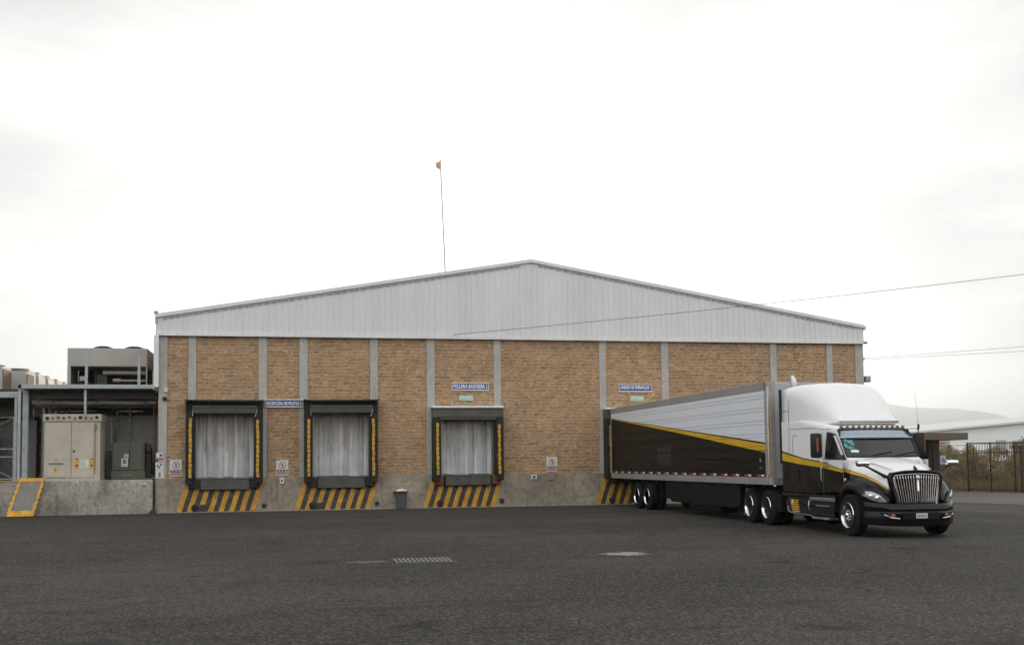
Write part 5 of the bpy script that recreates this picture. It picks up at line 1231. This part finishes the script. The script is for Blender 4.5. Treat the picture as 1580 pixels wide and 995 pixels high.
# mirrors
for sy in (-1, 1):
    m_ = bpy.data.objects.new('mirror', None); COL.objects.link(m_); m_.parent = tk
    yc = sy*1.43; b = MB(); b.bbox(2.50,2.66,yc-.14,yc+.14,1.90,2.53,A['black_plastic'],.05); b.build('mirror_housing', m_, local=True, smooth=True, angle=40)
    b = MB(); b.box(2.485,2.505,yc-.11,yc+.11,1.96,2.48,A['chrome']); b.build('mirror_glass', m_, local=True)
    b = MB(); b.bbox(2.63,2.668,yc-.022,yc+.022,2.05,2.40,A['amber'],.008) if sy < 0 else b.bbox(2.56,2.64,yc+.125,yc+.152,2.0,2.42,A['amber'],.01); b.build('marker_strip', m_, local=True)
    b = MB(); b.tube([(2.62,sy*1.05,2.64),(2.60,sy*1.36,2.64),(2.58,sy*1.41,2.60),(2.58,sy*1.43,2.50)], .016, A['alloy'], 6); b.tube([(2.72,sy*1.16,1.80),(2.62,sy*1.34,1.80),(2.58,sy*1.43,1.92)], .016, A['alloy'], 6)
    b.build('mirror_arm', m_, local=True, smooth=True, angle=40)
b = MB(); b.tube([(2.58,1.43,2.58),(2.58,1.43,2.64)], .014, A['black_plastic'], 8); b.tube([(2.58,1.43,2.63),(2.58,1.43,2.75)], .030, A['black_plastic'], 8); b.tube([(2.58,1.43,2.74),(2.60,1.38,3.2),(2.62,1.31,3.68)], [.005,.0035,.002], A['steel'], 5); b.build('antenna', tk, local=True)
# hood
HS = [(3.30,[(1.10,1.0),(1.12,1.25),(1.11,1.5),(1.06,1.68),(.96,1.78),(.82,1.845),(.55,1.90),(.28,1.925),(0,1.935)]),
      (3.55,[(1.06,1.0),(1.08,1.25),(1.05,1.48),(.98,1.63),(.88,1.735),(.74,1.805),(.50,1.865),(.25,1.89),(0,1.90)]),
      (3.90,[(.98,.95),(.99,1.2),(.95,1.40),(.88,1.55),(.79,1.66),(.67,1.74),(.46,1.80),(.23,1.825),(0,1.832)]),
      (4.25,[(.88,.90),(.88,1.12),(.84,1.30),(.78,1.45),(.70,1.57),(.60,1.655),(.42,1.715),(.21,1.74),(0,1.75)]),
      (4.52,[(.78,.85),(.77,1.05),(.74,1.22),(.69,1.37),(.63,1.485),(.55,1.565),(.39,1.62),(.2,1.645),(0,1.655)]),
      (4.68,[(.70,.80),(.69,1.0),(.67,1.15),(.64,1.30),(.60,1.41),(.53,1.49),(.38,1.54),(.19,1.562),(0,1.57)]),
      (4.73,[(.64,.80),(.63,1.0),(.62,1.15),(.60,1.28),(.56,1.38),(.50,1.45),(.36,1.495),(.18,1.515),(0,1.52)])]
b = MB(); b.loft([sec(u, p) for u, p in HS], LIV_CAB); b.build('hood', tk, local=True, smooth=True, subsurf=1)
b = MB(); b.tube([(3.5,-.80,1.79),(4.0,-.62,1.755),(4.6,-.5,1.60)], [.03,.02,.012], LIV_CAB, 8); b.build('hood_crease', tk, local=True, smooth=True); b = MB(); b.tube([(3.5,.80,1.79),(4.0,.62,1.755),(4.6,.5,1.60)], [.03,.02,.012], LIV_CAB, 8); b.build('hood_crease', tk, local=True, smooth=True)
# fenders with wheel arches
WU, WR = 3.78, .64
for sy in (-1, 1):
    rings = []
    for u, zt, wo in ((3.08,1.10,1.12),(3.13,1.22,1.15),(3.30,1.35,1.19),(3.55,1.43,1.205),(3.85,1.45,1.21),(4.10,1.41,1.20),(4.32,1.32,1.18),(4.52,1.18,1.05),(4.68,1.04,.93),(4.78,.93,.81)):
        dz = WR*WR-(u-WU)**2; za = (.50+math.sqrt(dz)) if dz > 0 else .80
        za = max(za, .80); za = min(za, zt-.10)
        wi = .62
        rings.append([(u, sy*v, z) for v, z in ((wi, za), (wi, zt-.02), ((wi+wo)/2, zt), (wo-.12, zt-.05), (wo-.03, zt-.15), (wo, zt-.28 if zt-.28 > za+.02 else za+.02), (wo-.01, za), (wo-.06, za-.005))])
    b = MB(); b.loft(rings, A['black_gloss']); b.build('fender', tk, local=True, smooth=True, subsurf=1)
    b = MB(); b.loft([[(WU+r_*math.cos(a), sy*y_, .50+r_*math.sin(a)) for r_, y_ in ((.62,.68),(.62,1.17),(.645,1.17),(.645,.68))] for a in [math.pi*k/14 for k in range(0,15)]], A['chassis']); b.build('wheel_arch', tk, local=True)
    # headlamp
    h = bpy.data.objects.new('headlight', None); COL.objects.link(h); h.parent = tk
    HP = [(4.34,1.145,1.075),(4.44,1.13,1.10),(4.58,1.02,1.085),(4.70,.91,1.02),(4.78,.79,.91),(4.79,.75,.84),(4.70,.89,.85),(4.56,1.03,.90),(4.42,1.145,.985)]
    c = Vector((4.58,.955,.99)); nn = Vector((.62,.75,.18)).normalized()
    ringo = [Vector(p)+nn*.018 for p in HP]; ringi = [c+(Vector(p)-c)*.82+nn*.035 for p in HP]; rr0 = [Vector(p)-nn*.06 for p in HP]
    f = lambda L_: [(p.x, sy*p.y, p.z) for p in L_]
    b = MB(); b.loft([f(rr0), f(ringo), f(ringi)], A['lens']); b.build('lens', h, local=True, smooth=True, angle=35)
    b = MB(); b.loft([f([p+(c-p)*-.05 for p in rr0]), f([Vector(p)+(Vector(p)-c)*.06+nn*.006 for p in HP])], A['black_plastic']); b.build('bezel', h, local=True)
    b = MB(); b.bbox(4.36,4.42,min(sy*1.145,sy*1.168),max(sy*1.145,sy*1.168),1.0,1.06,A['amber'],.008); b.build('indicator', h, local=True)
    for k,(uu,vv,zz) in enumerate(((4.53,1.03,1.0),(4.655,.93,.955))):
        b = MB(); p = Vector((uu,vv,zz))+nn*.028; b.lathe([(.0,.0),(.055,.0),(.052,.012),(.03,.02),(0,.022)], (p.x, sy*p.y, p.z), (nn.x, sy*nn.y, nn.z), A['chrome'], 14); b.build('bulb', h, local=True, smooth=True)
    # hood mirror on its arm
    hm = bpy.data.objects.new('hood_mirror', None); COL.objects.link(hm); hm.parent = tk
    b = MB(); b.tube([(4.56,sy*.62,1.42),(4.50,sy*.74,1.50),(4.44,sy*1.02,1.66),(4.43,sy*1.12,1.71)], [.045,.034,.024,.03], A['black_plastic'], 8); b.build('arm', hm, local=True, smooth=True)
    b = MB(); b.bbox(4.35,4.53,sy*1.16-.15,sy*1.16+.15,1.68,1.82,A['chrome'],.045); b.build('mirror_cap', hm, local=True, smooth=True, angle=50)
    b = MB(); b.box(4.335,4.352,sy*1.16-.13,sy*1.16+.13,1.715,1.815,A['glass']); b.build('mirror_glass', hm, local=True)
    b = MB(); b.lathe([(.0,0),(.045,0),(.04,.015),(0,.02)], (3.62,sy*1.20,1.36), (.2,sy,.15), A['lens'], 12); b.build('side_lamp', tk, local=True)
# grille
b = MB()
G = lambda s,q: (4.80+.05*(1-s*s)*1-.0*q+.035*(1-q), s*(.47*(1-q)+.60*q), .76*(1-q)+1.44*q+.03*(1-s*s)*q)
so = [(s_, q_) for s_, q_ in [(-1.12,-.04),(-1.17,.6),(-1.16,1.0),(-1.0,1.14),(-.5,1.17),(0,1.175),(.5,1.17),(1.0,1.14),(1.16,1.0),(1.17,.6),(1.12,-.04),(.9,-.13),(0,-.16),(-.9,-.13)]]
def GP(s,q,h=0): p = G(max(-1,min(1,s)),q); return (p[0]+h, p[1]*(abs(s) if abs(s) > 1 else 1), p[2])
b.loft([[GP(s,q,-.12) for s,q in so],[GP(s,q,.0) for s,q in so],[GP(s*.97,q*.97+.01,.02) for s,q in so],[GP(s*.90,.5+(q-.5)*.91,.012) for s,q in so],[GP(s*.88,.5+(q-.5)*.89,-.05) for s,q in so]], A['black_gloss']); b.build('grille_surround', tk, local=True, smooth=True, angle=40)
b = MB(); b.loft([[GP(s*.95,.5+(q-.5)*.95,-.035) for s,q in so],[GP(s*.95,.5+(q-.5)*.95,-.03) for s,q in so]], A['chassis']); b.build('grille_mesh', tk, local=True)
for i in range(18):
    s = -.945+1.89*i/17; cq = [GP(s,j/8*1.03-.005,.0) for j in range(9)]
    b = MB(); b.tube(cq, .0125, A['grille_m'], 6); b.build('grille_bar', tk, local=True, smooth=True)
b = MB(); fr_ = [GP(-1.0,0),GP(-1.0,.5),GP(-1.0,.95),GP(-.93,1.03),GP(-.5,1.04),GP(0,1.045),GP(.5,1.04),GP(.93,1.03),GP(1.0,.95),GP(1.0,.5),GP(1.0,0),GP(.9,-.04),GP(0,-.05),GP(-.9,-.04),GP(-1.0,0)]
b.tube([(p[0]+.008,p[1],p[2]) for p in fr_], .013, A['grille_m'], 6); b.tube([(G(0,0)[0]+.012,0,.75),(G(0,1)[0]+.012,0,1.44)], .022, A['chrome'], 8); b.build('grille_frame', tk, local=True, smooth=True)
b = MB(); p = G(0,1); b.lathe([(.0,0),(.062,0),(.058,.018),(.03,.028),(0,.03)], (p[0]+.015,0,1.415), (1,0,.1), A['alloy'], 6); b.build('emblem', tk, local=True)
b = MB(); b.loft([[(4.73,-.03,1.56),(4.81,-.03,1.54),(4.81,.03,1.54),(4.73,.03,1.56)],[(4.75,-.025,1.60),(4.80,-.025,1.60),(4.80,.025,1.60),(4.75,.025,1.60)],[(4.72,-.03,1.625),(4.85,-.02,1.615),(4.85,.02,1.615),(4.72,.03,1.625)],[(4.72,-.02,1.66),(4.80,-.012,1.65),(4.80,.012,1.65),(4.72,.02,1.66)],[(4.72,-.008,1.70),(4.75,-.006,1.69),(4.75,.006,1.69),(4.72,.008,1.70)]], A['ink']); b.build('hood_ornament', tk, local=True)
# bumper
b = MB(); rings = []
for k in range(17):
    s = -1+2*k/16; a = abs(s); u = 4.97-.16*a**2-1.35*max(0,a-.6)**1.5; v = s*1.15
    zt = .79+.06*a**3; zb_ = .27+.04*a**2
    rings.append([(u-.16,v,zt-.02),(u-.06,v,zt),(u-.005,v,zt-.05),(u+.01,v,.675),(u-.03,v,.64),(u-.03,v,.61),(u+.005,v,.575),(u-.015,v,.43),(u-.04,v,zb_),(u-.18,v,zb_+.01)])
b.loft(rings, A['black_gloss']); b.build('bumper', tk, local=True, smooth=True, angle=50)
b = MB(); b.bbox(4.90,4.985,-.46,.46,.44,.60,A['chassis'],.01); b.build('bumper_intake', tk, local=True)
b = MB(); b.bbox(4.985,5.0,-.145,.145,.465,.58,A['white_p'],.006); pl = b.build('licence_plate', tk, local=True)
b = MB()
for k in range(6): b.box(5.0,5.004,-.12+k*.042,-.095+k*.042,.495,.555,A['steel'])
b.build('plate_character', pl, local=True)
for sy in (-1, 1):
    b = MB(); b.lathe([(0,0),(.045,0),(.042,.025),(0,.032)], (4.905,sy*.68,.535), (1,sy*.15,0), A['amber'], 14); b.build('fog_lamp', tk, local=True, smooth=True, angle=40)
    b = MB(); b.tube([(4.85,sy*.88,.56),(4.94,sy*.74,.485),(4.975,sy*.55,.465)], .016, A['alloy'], 6); b.tube([(4.80,sy*.95,.60),(4.9,sy*.82,.60),(4.93,sy*.78,.52)], .02, A['black_plastic'], 6); b.build('fog_lamp_trim', tk, local=True)
b = MB(); b.bbox(4.0,4.55,-.74,.74,.30,.80,A['chassis'],.05); b.build('engine_bay', tk, local=True)
# chassis, tanks, steps
b = MB()
for sy in (-1, 1): b.box(-3.2,4.6,sy*.42-.05,sy*.42+.05,.72,1.0,A['chassis'])
for u in (-3.1,-2.2,-.9,.6,2.2): b.box(u,u+.1,-.42,.42,.75,.97,A['chassis'])
b.bbox(-.02,2.9,-1.0,1.0,.62,.96,A['chassis'],.02); b.build('chassis', tk, local=True)
b = MB(); b.lathe([(0,0),(.52,0),(.52,.10),(0,.10)], (1.45-3.05,0,1.03), (0,0,1), A['chassis'], 24); b.build('fifth_wheel', tk, local=True)
for sy in (-1, 1):
    yo = lambda v: sy*v
    b = MB(); n = 18; rings = []
    for u in (.10,.16,2.10,2.16):
        r0 = .27 if u in (.10,2.16) else .30
        rings.append([(u, sy*.88+r0*math.cos(2*math.pi*k/n)*1.05, .66+r0*math.sin(2*math.pi*k/n)) for k in range(n)])
    b.loft(rings, A['black_gloss']); tkp = b.build('fuel_tank', tk, local=True, smooth=True, angle=40)
    b = MB()
    for u in (.6,1.6): b = MB(); b.tube([(u, sy*.88+.312*math.cos(a)*1.05, .66+.312*math.sin(a)) for a in [math.pi*2*k/16 for k in range(17)]], .018, A['alloy'], 5); b.build('strap', tkp, local=True)
    b = MB(); y0, y1 = sorted((yo(1.16), yo(1.22)))
    b.bbox(.0,3.05,y0,y1,.86,.96,A['black_gloss'],.03); b.bbox(1.7,3.06,min(yo(1.17),yo(1.235)),max(yo(1.17),yo(1.235)),.79,.90,A['steel'],.03); b.bbox(1.45,2.85,min(yo(1.12),yo(1.19)),max(yo(1.12),yo(1.19)),.69,.735,A['steel'],.02); b.build('side_fairing', tk, local=True, smooth=True, angle=40)
    b = MB(); b.tube([(.30,yo(1.20),.60),(.36,yo(1.205),.48),(.52,yo(1.21),.43),(1.9,yo(1.215),.40)], .012, A['alloy'], 6); b.bbox(.25,2.95,min(yo(1.15),yo(1.19)),max(yo(1.15),yo(1.19)),.42,.86,A['black_plastic'],.02); b.build('skirt', tk, local=True)
    b = MB(); b.bbox(1.95,2.85,min(yo(1.0),yo(1.30)),max(yo(1.0),yo(1.30)),.335,.385,A['alloy'],.015); b.bbox(2.05,2.80,min(yo(1.02),yo(1.24)),max(yo(1.02),yo(1.24)),.66,.69,A['steel'],.01); b.build('step', tk, local=True)
    b = MB(); y0, y1 = sorted((yo(1.191), yo(1.197)))
    z = .78
    for k in range(6):
        xx = .46+.04*k*.6; b.box(xx,xx+.50-st.uniform(0,.08),y0,y1,z-.035,z,A['yellow_b']); z -= .058
    b.build('side_lettering', tk, local=True)
    b = MB(); y0, y1 = sorted((yo(1.203), yo(1.215))); b.bbox(.50,1.05,y0,y1,1.22,1.62,A['black_plastic'],.02); b.build('luggage_door', tk, local=True)
    wheel(tk, WU, 1.215, sy, False, front=True)
    for yy in (-15.98, -14.72): wheel(tk, -(yy+17.0), 1.22, sy, True)
    b = MB(); b.box(-3.25,-3.235,sy*1.22-.60 if sy > 0 else -1.22,1.22 if sy > 0 else -.62,.25,1.0,A['black_plastic']); b.build('mud_flap', tk, local=True)
    b = MB(); b.box(-.42,-.10,sy*.95-.25,sy*.95+.25,.42,.90,A['chassis']); b.build('battery_box', tk, local=True)
b = MB(); b.tube([(WU,-1.0,.5),(WU,1.0,.5)], .07, A['chassis'], 8)
for yy in (1.02, 2.28): b.tube([(-yy,-1.0,.5),(-yy,1.0,.5)], .09, A['chassis'], 8)
b.build('axle', tk, local=True)
# exhaust stack
b = MB(); b.tube([(-.20,-.70,1.2),(-.20,-.70,3.9),(-.20,-.70,4.03),(-.21,-.71,4.12),(-.24,-.73,4.22)], [.085,.085,.085,.08,.045], A['alloy'], 18, caps=False); b.build('exhaust_stack', tk, local=True, smooth=True, angle=40)
# ------------------------------------------------------------------ haze in the air
hz = MB(); hz.box(-2600, 4700, -1200, 6000, -4, 312, None); HZ = hz.build('haze')
hm_ = bpy.data.materials.new('thin dusty haze'); hm_.use_nodes = True; ht = hm_.node_tree; ht.nodes.clear()
ho = ht.nodes.new('ShaderNodeOutputMaterial'); pv = ht.nodes.new('ShaderNodeVolumePrincipled')
pv.inputs['Color'].default_value = (.90, .96, 1, 1); pv.inputs['Density'].default_value = .0003; pv.inputs['Anisotropy'].default_value = .68
ht.links.new(pv.outputs[0], ho.inputs['Volume']); HZ.data.materials.clear(); HZ.data.materials.append(hm_); tag(HZ, kind='stuff', label='thin pale haze fading the far hill and shed', cat='haze')
